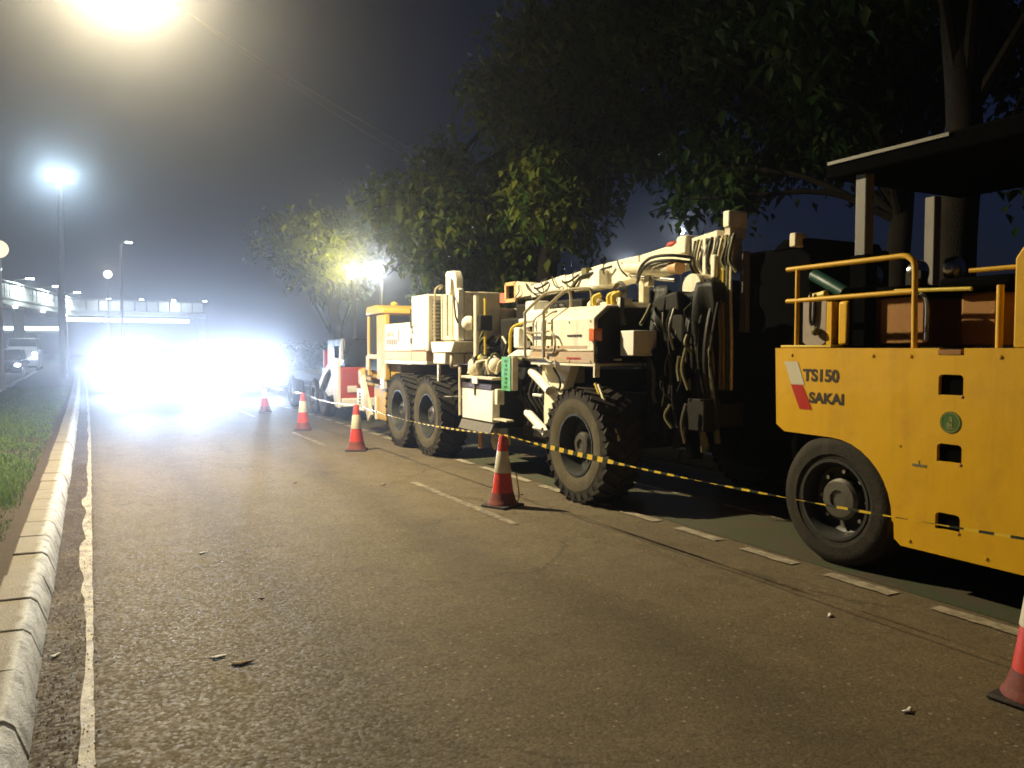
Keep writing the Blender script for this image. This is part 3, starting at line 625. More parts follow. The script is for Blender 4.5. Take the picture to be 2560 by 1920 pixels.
    for k in range(12):
        y = 6.24 - k * .05
        B().tube([(5.38, y, 2.62), (5.33, y - .03, 2.5 + .03 * (k % 3)), (5.34, y + .02, 2.38), (5.37, y - .05, 2.26)], .013 + .006 * (k % 2), 6).build('hose', random.choice(['hose', 'hose', 'creamd', 'olive']), t)
    B().box(5.32, 5.38, 6.02, 6.06, 2.2, 2.62).build('mast_bracket', 'cream', t)
    B().box(5.30, 5.40, 5.86, 5.93, 2.22, 2.45).build('tall_canister', 'cream', t, .02)
    B().box(5.38, 5.62, 5.76, 5.85, 2.70, 2.86).build('top_box', 'cream', t, .015)
    B().box(5.40, 5.6, 5.77, 5.84, 2.60, 2.695).build('top_bracket', 'creamd', t)
    for k, y in enumerate((5.84, 5.79, 5.74, 5.69)): B().tube([(5.36, y, 2.6), (5.35, y + .01, 2.1), (5.36, y, 1.6), (5.38, y + .02, 1.15)], .016, 7).build('mast_pipe', ['creamd', 'gold', 'olive', 'creamd'][k], t)
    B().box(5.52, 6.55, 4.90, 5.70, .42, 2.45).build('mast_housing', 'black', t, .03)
    B().box(5.46, 5.515, 5.62, 5.69, 1.70, 2.46).build('edge_strip', 'grey', t)
    B().box(5.41, 5.55, 4.98, 5.05, 2.43, 2.55).build('small_lamp_box', 'creamd', t, .01)
    B().prism([(5.35, 2.43), (5.2, 2.52), (4.9, 2.50), (4.86, 2.43)], 'x', 5.5, 6.4).build('tarp', 'black', t, .02)
    # drum and hanging grapple, dark
    B().tube([(5.15, 6.02, 2.13), (5.45, 6.02, 2.13)], [.14, .14], 20).build('winch_drum', 'cream', t, .01)
    B().tube([(5.2, 5.88, 2.08), (5.6, 5.88, 2.08)], [.13, .13], 22).build('winch_motor', 'dark', t, .01)
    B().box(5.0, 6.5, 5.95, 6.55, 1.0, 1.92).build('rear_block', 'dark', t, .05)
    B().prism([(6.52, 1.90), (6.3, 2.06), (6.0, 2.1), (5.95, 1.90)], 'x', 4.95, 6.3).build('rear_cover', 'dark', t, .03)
    B().box(4.60, 4.88, 6.20, 6.42, 1.475, 1.72).build('tool_box', 'white', t, .01)
    B().box(4.62, 4.68, 6.50, 6.56, 1.425, 1.445).build('white_tag', 'white', t)
    B().bar((4.40, 6.555, 1.205), (4.40, 6.20, .685), .02, .024).build('hazard_bar', 'gold', t)
    B().bar((4.40, 6.50, 1.195), (4.40, 6.15, .675), .02, .024).build('hazard_bar', 'cream', t)
    B().tube([(4.92, 6.35, 1.98), (4.80, 6.28, 1.86), (4.72, 6.25, 1.78)], .02, 7).build('lever', 'olive', t)
    B().lathe([(.09, -.03), (.115, 0), (.09, .03), (.065, 0)], (4.9, 6.85, 2.14), 'x', 24, True).build('lifting_eye', 'grey', t)
    B().box(4.85, 4.95, 6.70, 6.95, 1.99, 2.06).build('eye_base', 'creamd', t)
    B().tube([(4.75, 6.62, 2.05), (4.72, 6.58, 1.92), (4.74, 6.56, 1.78)], .04, 8).build('spring', 'steel', t)
    B().tube([(5.0, 6.2, 1.55), (5.05, 6.0, 1.2), (5.1, 5.9, .75), (5.08, 5.85, .5)], [.19, .20, .15, .06], 14).build('grapple_arm', 'black', t)
    for k in range(10):
        y = 6.1 - k * .055; x = 5.02 + .03 * (k % 3)
        B().tube([(x + .1, y, 2.0), (x, y + random.uniform(-.05, .05), 1.75), (x - .03, y - .04, 1.45), (x, y - random.uniform(0, .1), 1.15), (x + .05, y - .05, random.uniform(.6, .95))], .016 + .007 * (k % 3), 7).build('hose', random.choice(['dark', 'hose', 'olive', 'dark']), t)
    B().ball((4.98, 5.86, 1.18), .07, (.5, .7, 1.6)).build('polished_plate', 'olive', t)
    B().tube([(5.0, 5.72, 1.05), (4.98, 5.66, .82), (5.0, 5.64, .66), (5.05, 5.72, .58)], [.022, .028, .04, .02], 8).build('hook', 'olive', t)
    B().ball((5.0, 6.08, 1.02), .06, (.6, .8, 1.3)).build('bolt_head', 'grey', t)
    # dark sheet draped down the rear in folds
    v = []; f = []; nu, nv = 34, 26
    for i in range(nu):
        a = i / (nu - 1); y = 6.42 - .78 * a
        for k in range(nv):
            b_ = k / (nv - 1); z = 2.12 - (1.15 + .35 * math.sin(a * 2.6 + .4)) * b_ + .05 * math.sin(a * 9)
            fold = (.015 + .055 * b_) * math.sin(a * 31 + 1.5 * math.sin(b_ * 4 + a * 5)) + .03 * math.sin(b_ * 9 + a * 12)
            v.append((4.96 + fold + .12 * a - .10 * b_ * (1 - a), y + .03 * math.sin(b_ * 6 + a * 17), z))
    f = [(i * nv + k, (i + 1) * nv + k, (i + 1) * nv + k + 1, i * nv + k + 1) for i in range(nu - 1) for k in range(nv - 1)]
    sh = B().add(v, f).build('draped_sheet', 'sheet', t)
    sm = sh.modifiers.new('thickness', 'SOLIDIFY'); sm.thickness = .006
    for k in range(26):
        y0_ = random.uniform(5.66, 6.4); z0_ = random.uniform(.9, 2.0); L_ = random.uniform(.1, .4)
        B().tube([(4.86, y0_, z0_), (4.84 + random.uniform(-.03, .03), y0_ - random.uniform(-.08, .1), z0_ - L_ * .5), (4.87, y0_ - random.uniform(-.06, .12), z0_ - L_)], random.choice([.008, .012, .018]), 6).build('cable', random.choice(['hose', 'olive', 'dark', 'steel']), t)
    # extra cables and pipes through the middle of the machine
    for k in range(34):
        y0_ = random.uniform(7.7, 9.9); z0_ = random.uniform(1.0, 1.95); x_ = random.uniform(4.66, 4.95)
        p = [Vector((x_, y0_, z0_))]
        for _ in range(4): p.append(p[-1] + Vector((random.uniform(-.08, .08), random.uniform(-.22, .22), random.uniform(-.2, .12))))
        B().tube(p, random.choice([.010, .014, .02, .026]), 7).build('cable', random.choice(['hose', 'hose', 'olive', 'creamd', 'dark', 'steel']), t)
    for y in (12.85, 12.3, 11.7, 11.55, 11.08):
        for z in (1.325, 1.93): B().cyl((X0 - .006, y, z), (X0 + .01, y, z), .012, n=8).build('bolt', 'creamd', t)
    for y in (7.82, 7.46, 7.04, 6.64):
        for z in (1.42, 1.82): B().cyl((4.388, y, z), (4.42, y, z), .010, n=8).build('bolt', 'creamd', t)
    # yellow cab at the far end
    cab = B().box(4.42, 6.5, 13.25, 14.45, 1.05, 2.15)
    B().box(4.42, 4.50, 12.92, 13.40, 1.0, 2.12).build('cab_pillar', 'yellowc', t, .015)
    B().box(4.42, 4.50, 13.84, 13.94, 1.05, 2.12).build('cab_pillar', 'yellowc', t, .015)
    B().box(4.50, 6.5, 13.0, 14.3, 1.0, 1.42).build('cab_shell', 'yellowc', t, .03)
    B().box(6.4, 6.5, 13.0, 13.94, 1.42, 2.1).build('cab_far_wall', 'yellowc', t)
    B().box(4.44, 4.47, 13.40, 13.84, 1.46, 2.10).build('side_window', 'glassc', t)
    B().box(4.44, 4.47, 13.42, 13.84, 1.16, 1.34).build('lower_window', 'glass', t)
    B().box(4.42, 4.48, 13.40, 13.84, 1.36, 1.44).build('window_rail', 'yellowc', t)
    B().prism([(13.95, 2.14), (12.95, 2.14), (12.98, 2.22), (13.4, 2.30), (13.9, 2.28)], 'x', 4.40, 6.5).build('cab_roof', 'yellowc', t, .02)
    B().ball((4.8, 13.55, 2.33), .06, (1, 1.5, .8)).build('beacon', 'gold', t)
    B().box(4.5, 6.5, 13.94, 14.62, .85, 1.18).build('front_cowl', 'yellowc', t, .03)
    B().box(4.46, 6.5, 14.38, 14.66, .85, 1.16).build('front_corner', 'yellowc', t, .04)
    B().bar((4.43, 14.28, 1.0), (4.43, 13.80, .30), .05, .22).build('mudguard', 'creamd', t)
    pl = B().box(4.40, 4.43, 14.12, 14.52, .40, .80).build('number_board', 'white', t, .005)
    for k in range(5): B().box(4.395, 4.399, 14.28, 14.38, .46 + k * .058, .46 + k * .058 + .035).build('board_mark', 'ink', pl)
    B().box(4.44, 4.60, 13.0, 13.62, .30, .92).build('step_panel', 'yellowc', t, .02)
    B().box(4.42, 4.46, 13.45, 13.52, .30, .70).build('white_post', 'white', t)
    B().box(4.40, 4.46, 12.98, 13.16, .86, 1.04).build('marker_plate', 'white', t)
    B().box(4.52, 6.5, 12.45, 13.2, 1.05, 1.28).build('yellow_frame', 'yellowc', t, .02)
    B().tube([(4.42, 14.0, .96), (4.38, 13.5, .95), (4.42, 13.05, .92)], .016, 7).build('cab_handrail', 'dark', t)
    # mudguard lip over the last tyre
    B().lathe([(.61, -.2), (.61, .02)], (4.48, 12.0, .58), 'x', 40).build('splash_ring', 'dark', t) if False else None
    return t
cream_machine()

# ================================================================== THE YELLOW ROLLER
def roller():
    t = thing('road_roller', 'yellow rubber-tyred road roller with railed deck and dark flat canopy, at the right edge', 'road roller', (5.6, 2.0, 0))
    B = lambda: MB(); X = 4.65
    # flank plate with wheel arch and three square openings
    arch = [(4.44, .97), (4.36, .92), (3.93, .915)]
    for k in range(1, 10):
        a = R(90 - 10 * k); arch.append((3.93 - .50 * math.cos(a), .415 + .50 * math.sin(a)))
    arch += [(3.415, .40), (3.41, .30), (3.36, .262)]
    poly = [(3.125, 1.55), (4.46, 1.55)] + arch + [(3.125, .262)]
    pan = MB()
    pan.prism(poly, 'x', X, X + .05)
    y0, y1 = 2.965, 3.125
    for z0, z1 in ((.262, .425), (.53, .848), (.960, 1.262), (1.388, 1.508)): pan.box(X, X + .05, y0, y1, z0, z1)
    pan.box(X, X + .05, -.4, y0, .262, 1.55)
    pan.build('side_plate', 'yellow', t)
    for z0, z1 in ((.425, .53), (.848, .960), (1.262, 1.388)):
        B().box(X + .03, X + .2, y0 - .02, y1 + .02, z0 - .02, z1 + .02).build('opening_shade_block', 'black', t)  # black block paints the shade inside each opening
        for yy, sg in ((y0, 1), (y1, -1)):
            B().prism([(yy, z1), (yy + sg * .022, z1), (yy + sg * .007, z1 - .007), (yy, z1 - .022)], 'x', X, X + .05).build('opening_corner', 'yellow', t)
        B().tube([(X + .004, y0, z0), (X + .004, y0 + .012, z0 - .012)], .01, 5).build('rust_drip', 'brown', t)
    B().box(X - .004, X + .03, 2.985, 3.13, 1.51, 1.542).build('slot', 'brown', t)
    B().box(6.5, 6.55, -.4, 4.46, .262, 1.55).build('far_side_plate', 'yellow', t)
    B().box(4.705, 6.495, 4.38, 4.44, .95, 1.54).build('front_plate', 'yellow', t)
    B().box(4.705, 6.495, -.4, 4.37, 1.50, 1.545).build('deck', 'dark', t)
    B().box(4.9, 6.3, -.2, 4.2, .55, 1.45).build('ballast_body', 'dark', t)
    B().box(4.66, 4.78, 3.95, 4.42, 1.552, 1.572).build('deck_edge', 'gold', t, .006)
    B().prism([(2.68, 1.552), (2.68, 2.06), (2.64, 2.12), (2.56, 2.15), (.3, 2.15), (.3, 1.552)], 'x', X, X + .06).build('engine_side', 'yellow', t, .01)
    B().box(4.75, 6.4, .3, 2.6, 1.56, 2.12).build('engine_hood', 'yellow', t, .03)
    for y in (4.30, 3.6, 3.32, 2.75): B().lathe([(.012, -.004), (.011, -.007), (.001, -.008)], (X, y, 1.50), 'x', 8).build('bolt', 'yellow', t)
    for y in (3.30, 2.80, 2.40): B().lathe([(.012, -.004), (.011, -.007), (.001, -.008)], (X, y, .31), 'x', 8).build('bolt', 'yellow', t)
    # wheels: the near one and its neighbours across the axle
    for k in range(4): wheel(t, (4.80 + k * .50, 3.90, .47), .47, .30, .275, 0, -1, .15, 'rubber', 8)
    for k in range(5): wheel(t, (4.72 + k * .42, .65, .47), .47, .28, .275, 0, -1, .15, 'rubber', 8)
    # railing
    B().tube([(4.70, 4.40, 2.145), (4.70, 3.55, 2.15), (4.70, 3.42, 2.15), (4.70, 3.37, 2.13), (4.70, 3.34, 2.08), (4.70, 3.335, 1.90), (4.70, 3.33, 1.55)], .019, 10).build('handrail', 'yellow', t)
    B().tube([(4.70, 4.40, 1.905), (4.70, 3.335, 1.915)], .018, 10).build('mid_rail', 'yellow', t)
    B().tube([(4.70, 4.30, 2.145), (4.70, 4.30, 1.55)], .017, 10).build('rail_post', 'yellow', t)
    B().tube([(4.72, 2.80, 1.92), (4.72, 2.80, 1.55)], .02, 10).build('rail_post', 'yellow', t)
    B().tube([(4.74, 3.0, 2.02), (4.74, 2.70, 2.02)], .014, 8).build('mid_rail', 'yellow', t)
    # canopy
    B().prism([(4.20, 2.80), (4.17, 2.915), (1.3, 2.95), (1.25, 2.80)], 'x', 4.85, 6.45).build('canopy_roof', 'black', t, .02)
    B().box(4.835, 4.848, 3.22, 4.16, 2.895, 2.918).build('lit_roof_edge', 'litedge', t)  # pale strip paints the lit part of the roof edge
    for x, y in ((4.96, 3.93), (6.2, 4.25), (4.96, 1.5), (6.2, 1.5)):
        pz = B().box(x - .045, x + .045, y - .045, y + .045, 1.56, 2.80).build('canopy_post', 'postg', t, .008)
    B().box(4.90, 5.02, 3.86, 4.0, 1.56, 2.22).build('post_sleeve', 'black', t, .008)
    # console, tank, seats and lamps on the deck
    B().prism([(4.45, 1.60), (4.45, 1.93), (4.23, 1.93), (4.23, 1.60), (4.28, 1.56), (4.40, 1.56)], 'x', 4.93, 4.96).build('perforated_plate', 'pink', t)
    for k in range(14): B().cyl((4.925, 4.25 + .18 * random.random(), 1.60 + .28 * random.random()), (4.93, 4.33, 1.72), .001).v if False else None
    B().tube([(4.91, 4.36, 1.98), (4.91, 4.36, 1.76), (4.91, 4.33, 1.75), (4.91, 4.32, 1.95)], .012, 6).build('control_hose', 'dark', t)
    B().ball((4.90, 4.30, 1.68), .035).build('valve', 'olive', t)
    B().box(4.93, 5.0, 4.18, 4.225, 1.57, 1.90).build('yellow_bracket', 'yellow', t)
    B().box(4.95, 5.3, 4.05, 4.14, 1.57, 1.90).build('yellow_console', 'yellow', t, .02)
    B().box(5.25, 5.9, 3.72, 4.15, 1.56, 1.92).build('seat_base', 'brown', t, .02)
    B().box(4.98, 5.03, 3.46, 3.80, 1.58, 1.90).build('seat_side', 'brown', t, .01)
    B().box(5.15, 5.9, 3.62, 4.18, 1.93, 2.0).build('seat_cushion', 'black', t, .03)
    B().box(5.2, 5.9, 3.10, 3.35, 1.56, 1.92).build('seat_base', 'brown', t, .02)
    B().box(5.1, 5.9, 2.95, 3.45, 1.93, 2.02).build('seat_cushion', 'black', t, .03)
    B().tube([(4.95, 3.42, 1.6), (4.95, 3.42, 1.85), (5.0, 3.5, 1.92)], .015, 8).build('control_lever', 'steel', t)
    B().tube([(5.0, 3.15, 1.93), (5.0, 3.7, 1.95)], .014, 8).build('cross_bar', 'gold', t)
    B().tube([(5.05, 4.45, 2.12), (5.0, 4.28, 2.05), (4.98, 4.1, 1.96)], .05, 10).build('green_hose', 'greend', t)
    B().tube([(4.96, 4.40, 1.94), (4.95, 4.25, 1.96)], .03, 8).build('yellow_tag', 'gold', t)
    for y in (4.10, 3.72, 3.45):
        B().lathe([(.001, -.03), (.075, -.02), (.085, .01), (.08, .05), (.001, .07)], (5.3, y, 2.10), 'y', 20).build('work_lamp', 'chrome', t)
    B().tube([(5.3, 4.1, 2.05), (5.3, 4.1, 1.9)], .015, 8).build('lamp_stem', 'dark', t)
    B().box(5.22, 5.3, 3.66, 3.78, 1.95, 2.1).build('lamp_bracket', 'dark', t)
    # decals
    d1 = MB().add([(X - .003, 4.37, 1.45), (X - .003, 4.24, 1.45), (X - .003, 4.17, 1.28), (X - .003, 4.295, 1.28)], [(0, 1, 2, 3)]).build('white_decal', 'decalwhite', t)
    d2 = MB().add([(X - .003, 4.30, 1.277), (X - .003, 4.19, 1.277), (X - .003, 4.10, 1.10), (X - .003, 4.215, 1.10)], [(0, 1, 2, 3)]).build('red_decal', 'decalred', t)
    text('lettering', 'TS150', .118, 'ink', t, (X - .002, 4.185, 1.313), SIDE, 1.05, .0045)
    text('lettering', 'SAKAI', .102, 'ink', t, (X - .002, 4.128, 1.155), SIDE, 1.12, .0045)
    e = MB().lathe([(.001, -.002), (.068, -.002), (.068, .001)], (X - .001, 3.04, 1.095), 'x', 32).build('round_emblem', 'emblem', t)
    MB().lathe([(.056, -.0035), (.062, -.0035)], (X - .001, 3.04, 1.095), 'x', 32).build('emblem_ring', 'emblempale', e)
    MB().lathe([(.001, -.0035), (.020, -.0035)], (X - .001, 3.045, 1.080), 'x', 20).build('emblem_mark', 'emblempale', e)
    MB().add([(X - .0045, 3.046, 1.135), (X - .0045, 3.030, 1.13), (X - .0045, 3.024, 1.09), (X - .0045, 3.046, 1.09)], [(0, 1, 2, 3)]).build('emblem_mark', 'emblempale', e)
    MB().add([(X - .0045, 3.07, 1.06), (X - .0045, 3.045, 1.05), (X - .0045, 3.01, 1.06), (X - .0045, 3.04, 1.068)], [(0, 1, 2, 3)]).build('emblem_mark', 'emblempale', e)
    MB().box(X - .002, X, 3.19, 3.29, .795, .812).box(X - .0025, X, 3.24, 3.245, .812, .835).build('scuff_mark', 'olive', t)
    MB().box(X - .002, X, 3.37, 3.385, .905, .92).build('scuff_mark', 'brown', t)
    return t
roller()

# ================================================================== CONES AND TAPE
def make_cone():
    t = thing('traffic_cone', '', 'traffic cone', (0, 0, 0), 'cones closing off the lane')
    H = .70
    f = lambda z: .118 - (.118 - .032) * (z - .06) / (H - .06)
    base = MB().box(-.155, .155, -.155, .155, 0, .026).build('foot', 'conebase', t, .012)
    MB().lathe([(.150, .027), (.146, .040), (.134, .058), (.124, .085), (f(.135), .141)], n=32).build('skirt', 'coneskirt', t)
    MB().lathe([(f(.14), .14), (f(.34), .34)], n=32).build('lower_body', 'conered', t)
    MB().lathe([(f(.335) + .003, .335), (f(.335) + .004, .338), (f(.545) + .004, .543), (f(.545) + .003, .546)], n=32).build('reflective_sleeve', 'conewhite', t)
    MB().lathe([(f(.54), .54), (f(H) + .002, H - .01), (f(H) - .004, H), (.020, H), (.018, H - .05)], n=32).build('upper_body', 'conered', t)
    return t
cone = make_cone()
spots = [(3.55, 6.90, 'traffic cone with white sleeve beside the big lugged tyre of the cream machine'),
         (3.64, 1.94, 'traffic cone cut off by the right edge of the picture, closest to the camera'),
         (3.54, 11.72, 'traffic cone with white sleeve in front of the cream machine\'s paired tyres'),
         (3.55, 15.2, 'traffic cone beside the red and white truck, third from the roller'),
         (3.72, 19.84, 'farthest pale traffic cone, washed out by the headlight glare')]
for i, (x, y, lb) in enumerate(spots):
    o = cone if i == 0 else copy_tree(cone)
    o.location = (x, y, .0); o.rotation_euler.z = random.uniform(-.5, .5); o['label'] = lb
tops = [(3.64, 1.94, .71), (3.55, 6.90, .705), (3.54, 11.72, .70), (3.55, 15.2, .70), (3.72, 19.84, .70), (3.8, 25, .68)]
def tape():
    v = []; f = []; al = []; acc = 0.; tw = 0.
    for s in range(len(tops) - 1):
        a, b = Vector(tops[s]), Vector(tops[s + 1]); L = (b - a).length; n = int(L / .05); sag = (.05, .07, .06, .05, .05)[s]
        for i in range(n + 1):
            u = i / n; p = a.lerp(b, u); p.z -= sag * 4 * u * (1 - u); tw += .05 * (1 + 1.4 * math.sin(acc * .9 + s)) if s else .012
            w = (.004 + .017 * math.exp(-((u - .74) / .13) ** 2) + .003 * math.sin(u * 40)) if s == 0 else .006 + .004 * math.sin(acc + u * L * 2.2)
            d = Vector((.3 * w * math.cos(tw), 0, w))
            v += [p - d, p + d]; al += [acc + u * L] * 2
            if len(v) > 2: k = len(v); f.append((k - 4, k - 3, k - 1, k - 2))
        acc += L
    me = bpy.data.meshes.new('barrier_tape'); me.from_pydata([tuple(p) for p in v], [], f); me.materials.append(M['tape'])
    at = me.attributes.new('along', 'FLOAT', 'POINT'); at.data.foreach_set('value', al)
    o = bpy.data.objects.new('barrier_tape', me); COL.objects.link(o)
    so = o.modifiers.new('thickness', 'SOLIDIFY'); so.thickness = .002
    tag(o, 'twisted yellow and black barrier tape strung from cone to cone', 'barrier tape')
    # loose ends hanging from the nearest full cone
    m = MB()
    m.tube([(3.585, 6.88, .70), (3.60, 6.86, .66), (3.605, 6.86, .60)], .012, 6)
    m.build('loose_end', 'gold', o, at=(0, 0, 0))
    MB().tube([(3.66, 6.83, .34), (3.68, 6.82, .2), (3.69, 6.82, .09), (3.64, 6.80, .01)], .007, 5).build('loose_end', 'gold', o, at=(0, 0, 0))
tape()

# ================================================================== PARKED TRUCK BEYOND
def truck():
    t = thing('parked_truck', 'small truck with red front and white side parked beyond the cream machine', 'truck', (5.6, 18.2, 0))
    B = lambda: MB()
    B().box(4.62, 6.5, 16.35, 16.9, .42, 1.15).build('cab_front', 'red', t, .03)
    B().prism([(16.35, 1.15), (16.45, 1.75), (17.7, 1.75), (17.7, 1.15)], 'x', 4.70, 6.4).build('cab_top', 'carblack', t, .03)
    B().box(4.75, 6.35, 16.33, 16.345, 1.2, 1.6).build('windscreen', 'glass', t)
    fr = [(16.36, .30), (16.36, 1.30), (16.62, 1.42), (17.35, 1.12), (17.9, .80), (17.85, .62), (17.35, .98), (16.95, 1.12), (16.85, .98), (17.2, .72), (17.4, .60), (17.1, .50), (16.75, .55), (16.6, .32)]
    B().prism(fr, 'x', 4.55, 4.615).build('side_frame', 'white', t, .01)
    B().box(4.63, 4.66, 16.9, 17.9, .5, 1.1).build('side_window', 'glass', t)
    B().box(4.7, 6.5, 16.9, 17.9, .5, 1.1).build('cab_body', 'carwhite', t, .03)
    B().cyl((4.7, 16.5, 1.3), (4.7, 16.5, 1.75), .035).build('exhaust_stack', 'pole', t)
    B().box(4.7, 6.5, 18.0, 22.0, .75, .95).build('flat_bed', 'dark', t, .02)
    B().box(4.7, 6.5, 18.0, 18.1, .95, 1.5).build('headboard', 'red', t)
    for y in (17.95, 18.85, 21.2):
        wheel(t, (4.78, y, .42), .42, .26, .23, 0, -1, .1, 'dusty', 6); wheel(t, (6.4, y, .42), .42, .26, .23, 0, 1, .1, 'dusty', 6)
    for x in (4.85, 6.2): B().box(x - .1, x + .1, 16.32, 16.35, .62, .76).build('headlight', 'white', t, .01)
    B().box(5.1, 5.9, 16.32, 16.35, .85, 1.0).build('grille', 'dark', t)
    B().box(4.62, 6.5, 16.28, 16.36, .32, .5).build('bumper', 'white', t, .02)
    for y in (16.4,): B().box(4.5, 4.6, y, y + .04, 1.35, 1.6).build('mirror', 'black', t, .01)
    return t
truck()

# ================================================================== CARS WITH LIT HEADLIGHTS
def car(label, loc, paintm, power, lampz=.70, half=.66, tall=1.5, wide=.86, length=4.4, col=(.62, .76, 1.), name='oncoming_car', cat='car', group=None, aim=(0, 0, 4.4)):
    x, y, _ = loc
    t = thing(name, label, cat, (x, y + length / 2, 0), group)
    B = lambda: MB(); w = wide; y0 = y; y1 = y + length; h = tall
    B().prism([(y0 + .05, .28), (y0, .55), (y0 + .06, .82), (y0 + .9, h * .64), (y1 - .5, h * .66), (y1 - .02, h * .62), (y1, .45), (y1 - .08, .28)], 'x', x - w, x + w).build('body', paintm, t, .07, seg=3)
    g0, g1 = y0 + .75, y1 - .25; b0, b1 = h * .62, h
    m = MB(); i = .14
    m.add([(x - w + .04, g0, b0), (x + w - .04, g0, b0), (x + w - .04, g1, b0), (x - w + .04, g1, b0), (x - w + i, g0 + .65, b1), (x + w - i, g0 + .65, b1), (x + w - i, g1 - .3, b1), (x - w + i, g1 - .3, b1)], [(3, 2, 1, 0), (4, 5, 6, 7), (0, 1, 5, 4), (1, 2, 6, 5), (2, 3, 7, 6), (3, 0, 4, 7)]).build('cabin', paintm, t, .04)
    m = MB(); e = .012
    m.add([(x - w + .13, g0 + .07 - e, b0 + .06), (x + w - .13, g0 + .07 - e, b0 + .06), (x + w - .20, g0 + .60 - e, b1 - .05), (x - w + .20, g0 + .60 - e, b1 - .05)], [(0, 1, 2, 3)]).build('windscreen', 'glass', t)
    for s in (-1, 1):
        m = MB(); xs = lambda f: x + s * (w - .04 - (i - .04) * f + e)
        m.add([(xs(.1), g0 + .35, b0 + .06), (xs(.1), g1 - .15, b0 + .06), (xs(.9), g1 - .40, b1 - .06), (xs(.9), g0 + .78, b1 - .06)], [(0, 1, 2, 3)]).build('side_window', 'glass', t)
        B().box(x + s * w - .02 - .06, x + s * w + .14 - .06 if s > 0 else x - w + .06, g0 + .25, g0 + .35, b0 + .02, b0 + .14).build('mirror', paintm, t, .02) if s > 0 else B().box(x - w - .10, x - w + .02, g0 + .25, g0 + .35, b0 + .02, b0 + .14).build('mirror', paintm, t, .02)
        for yy in (y0 + .8, y1 - .85): wheel(t, (x + s * (w - .1), yy, .32), .32, .21, .20, 0, s, .06, 'rubber', 5)
        hl = B().ball((x + s * half, y0 + .03, lampz), .10, (1.25, .5, .75), 18).build('headlight', 'e_head', t)
        if power: spot('headlight_beam', hl, (x + s * half, y0 - .06, lampz), (aim[0] + s * .3, aim[1], aim[2]), power, col, 50, 1.0, .08)
    B().box(x - .42, x + .42, y0 - .012, y0 + .05, .58, .72).build('grille', 'black', t, .01)
    B().box(x - .24, x + .24, y0 - .02, y0 + .03, .40, .50).build('number_plate', 'black', t, .004)
    B().box(x - w + .05, x + w - .05, y0 - .03, y0 + .1, .28, .40).build('bumper', 'black', t, .02)
    return t
car('silver car with blazing headlights driving up the open lane, nearest to the camera', (1.85, 23.5, 0), 'carsilver', HEAD_W * .9)
car('white van with blazing headlights queuing behind the silver car in the open lane', (1.5, 33.0, 0), 'carwhite', HEAD_W * 1.6, .9, .7, 1.9, .9, 4.8, name='oncoming_van', cat='van')
car('black car with blazing headlights just left of the farthest traffic cone', (4.9, 29.5, 0), 'carblack', HEAD_W * 1.2, .95, .72, 1.7, .92, name='waiting_car')
car('dark car with small round headlights on the opposite road beyond the grass', (-3.9, 47, 0), 'carblack', 60, .70, .66)
car('tall van with paired headlights on the opposite road under the footbridge', (-3.9, 60, 0), 'carwhite', 60, 1.2, .72, 2.2, .95, 5.0, name='far_van', cat='van')
car('silver car behind the dark one on the opposite road, left of the bridge column', (-6.6, 56, 0), 'carsilver', 50, .75, .66, name='far_car')

# ================================================================== LAMPS AND POLES
def street_lamp():
    t = thing('street_lamp', 'street lamp whose glare whitens the top left corner of the picture', 'street lamp', (-1.35, 10.8, .1))
    MB().tube([(-1.35, 10.8, .1), (-1.35, 10.8, 5.2), (-1.28, 10.8, 5.98), (-1.0, 10.8, 6.28), (-.3, 10.8, 6.35), (.1, 10.8, 6.33)], [.085, .065, .055, .05, .04, .035], 12).build('pole', 'pole', t)
    MB().lathe([(.12, 0), (.12, .5), (.09, .55), (.085, .6)], (-1.35, 10.8, .1)).build('pole_foot', 'pole', t)
    MB().prism([(.05, 6.27), (.12, 6.37), (.65, 6.35), (.78, 6.27)], 'y', 10.66, 10.94).build('lamp_head', 'grey', t, .03)
    hd = MB().box(.16, .70, 10.69, 10.91, 6.225, 6.265).build('lamp_lens', 'e_lamp', t, .015)
    spot('lamp_light', hd, (.42, 10.8, 6.16), (.75, 10.6, 0), LAMP_W, (1, .85, .54), 169, .5, .10)
    return t
street_lamp()
def post(name, label, base, h, arm, head, mat, power=0, col=(1, 1, 1), ball=None, r=.09, group=None, size=150):
    x, y, z = base
    t = thing(name, label, 'street lamp', base, group)
    pts = [(x, y, z), (x, y, z + h * .9), (x + arm * .08, y, z + h * .96), (x + arm * .35, y, z + h), (x + arm, y, z + h + .02)] if arm else [(x, y, z), (x, y, z + h)]
    MB().tube(pts, [r, r * .7] + [r * .55] * (len(pts) - 2) if len(pts) > 2 else [r, r * .7], 10).build('pole', 'pole', t)
    hx = x + arm
    if ball:
        hd = MB().ball((hx, y, z + h + ball * .8), ball).build('lamp_globe', mat, t)
    else:
        MB().obox((hx, y, z + h + .06), (.5, .26, .10)).build('lamp_head', 'grey', t, .03)
        hd = MB().obox((hx, y, z + h - .01), (.42, .22, .06)).build('lamp_lens', mat, t, .02)
    if power and ball:
        l = bpy.data.lights.new('lamp_light', 'POINT'); l.energy = power; l.color = col; l.shadow_soft_size = .04
        lo = bpy.data.objects.new('lamp_light', l); COL.objects.link(lo); lo.parent = t; lo.location = (arm, -.02, h + ball * 1.8 + .07)
    elif power: spot('lamp_light', hd, (hx, y, z + h - (.08 if not ball else -.2)), (hx, y - .01, 0), power, col, size, .6, .15)
    return t
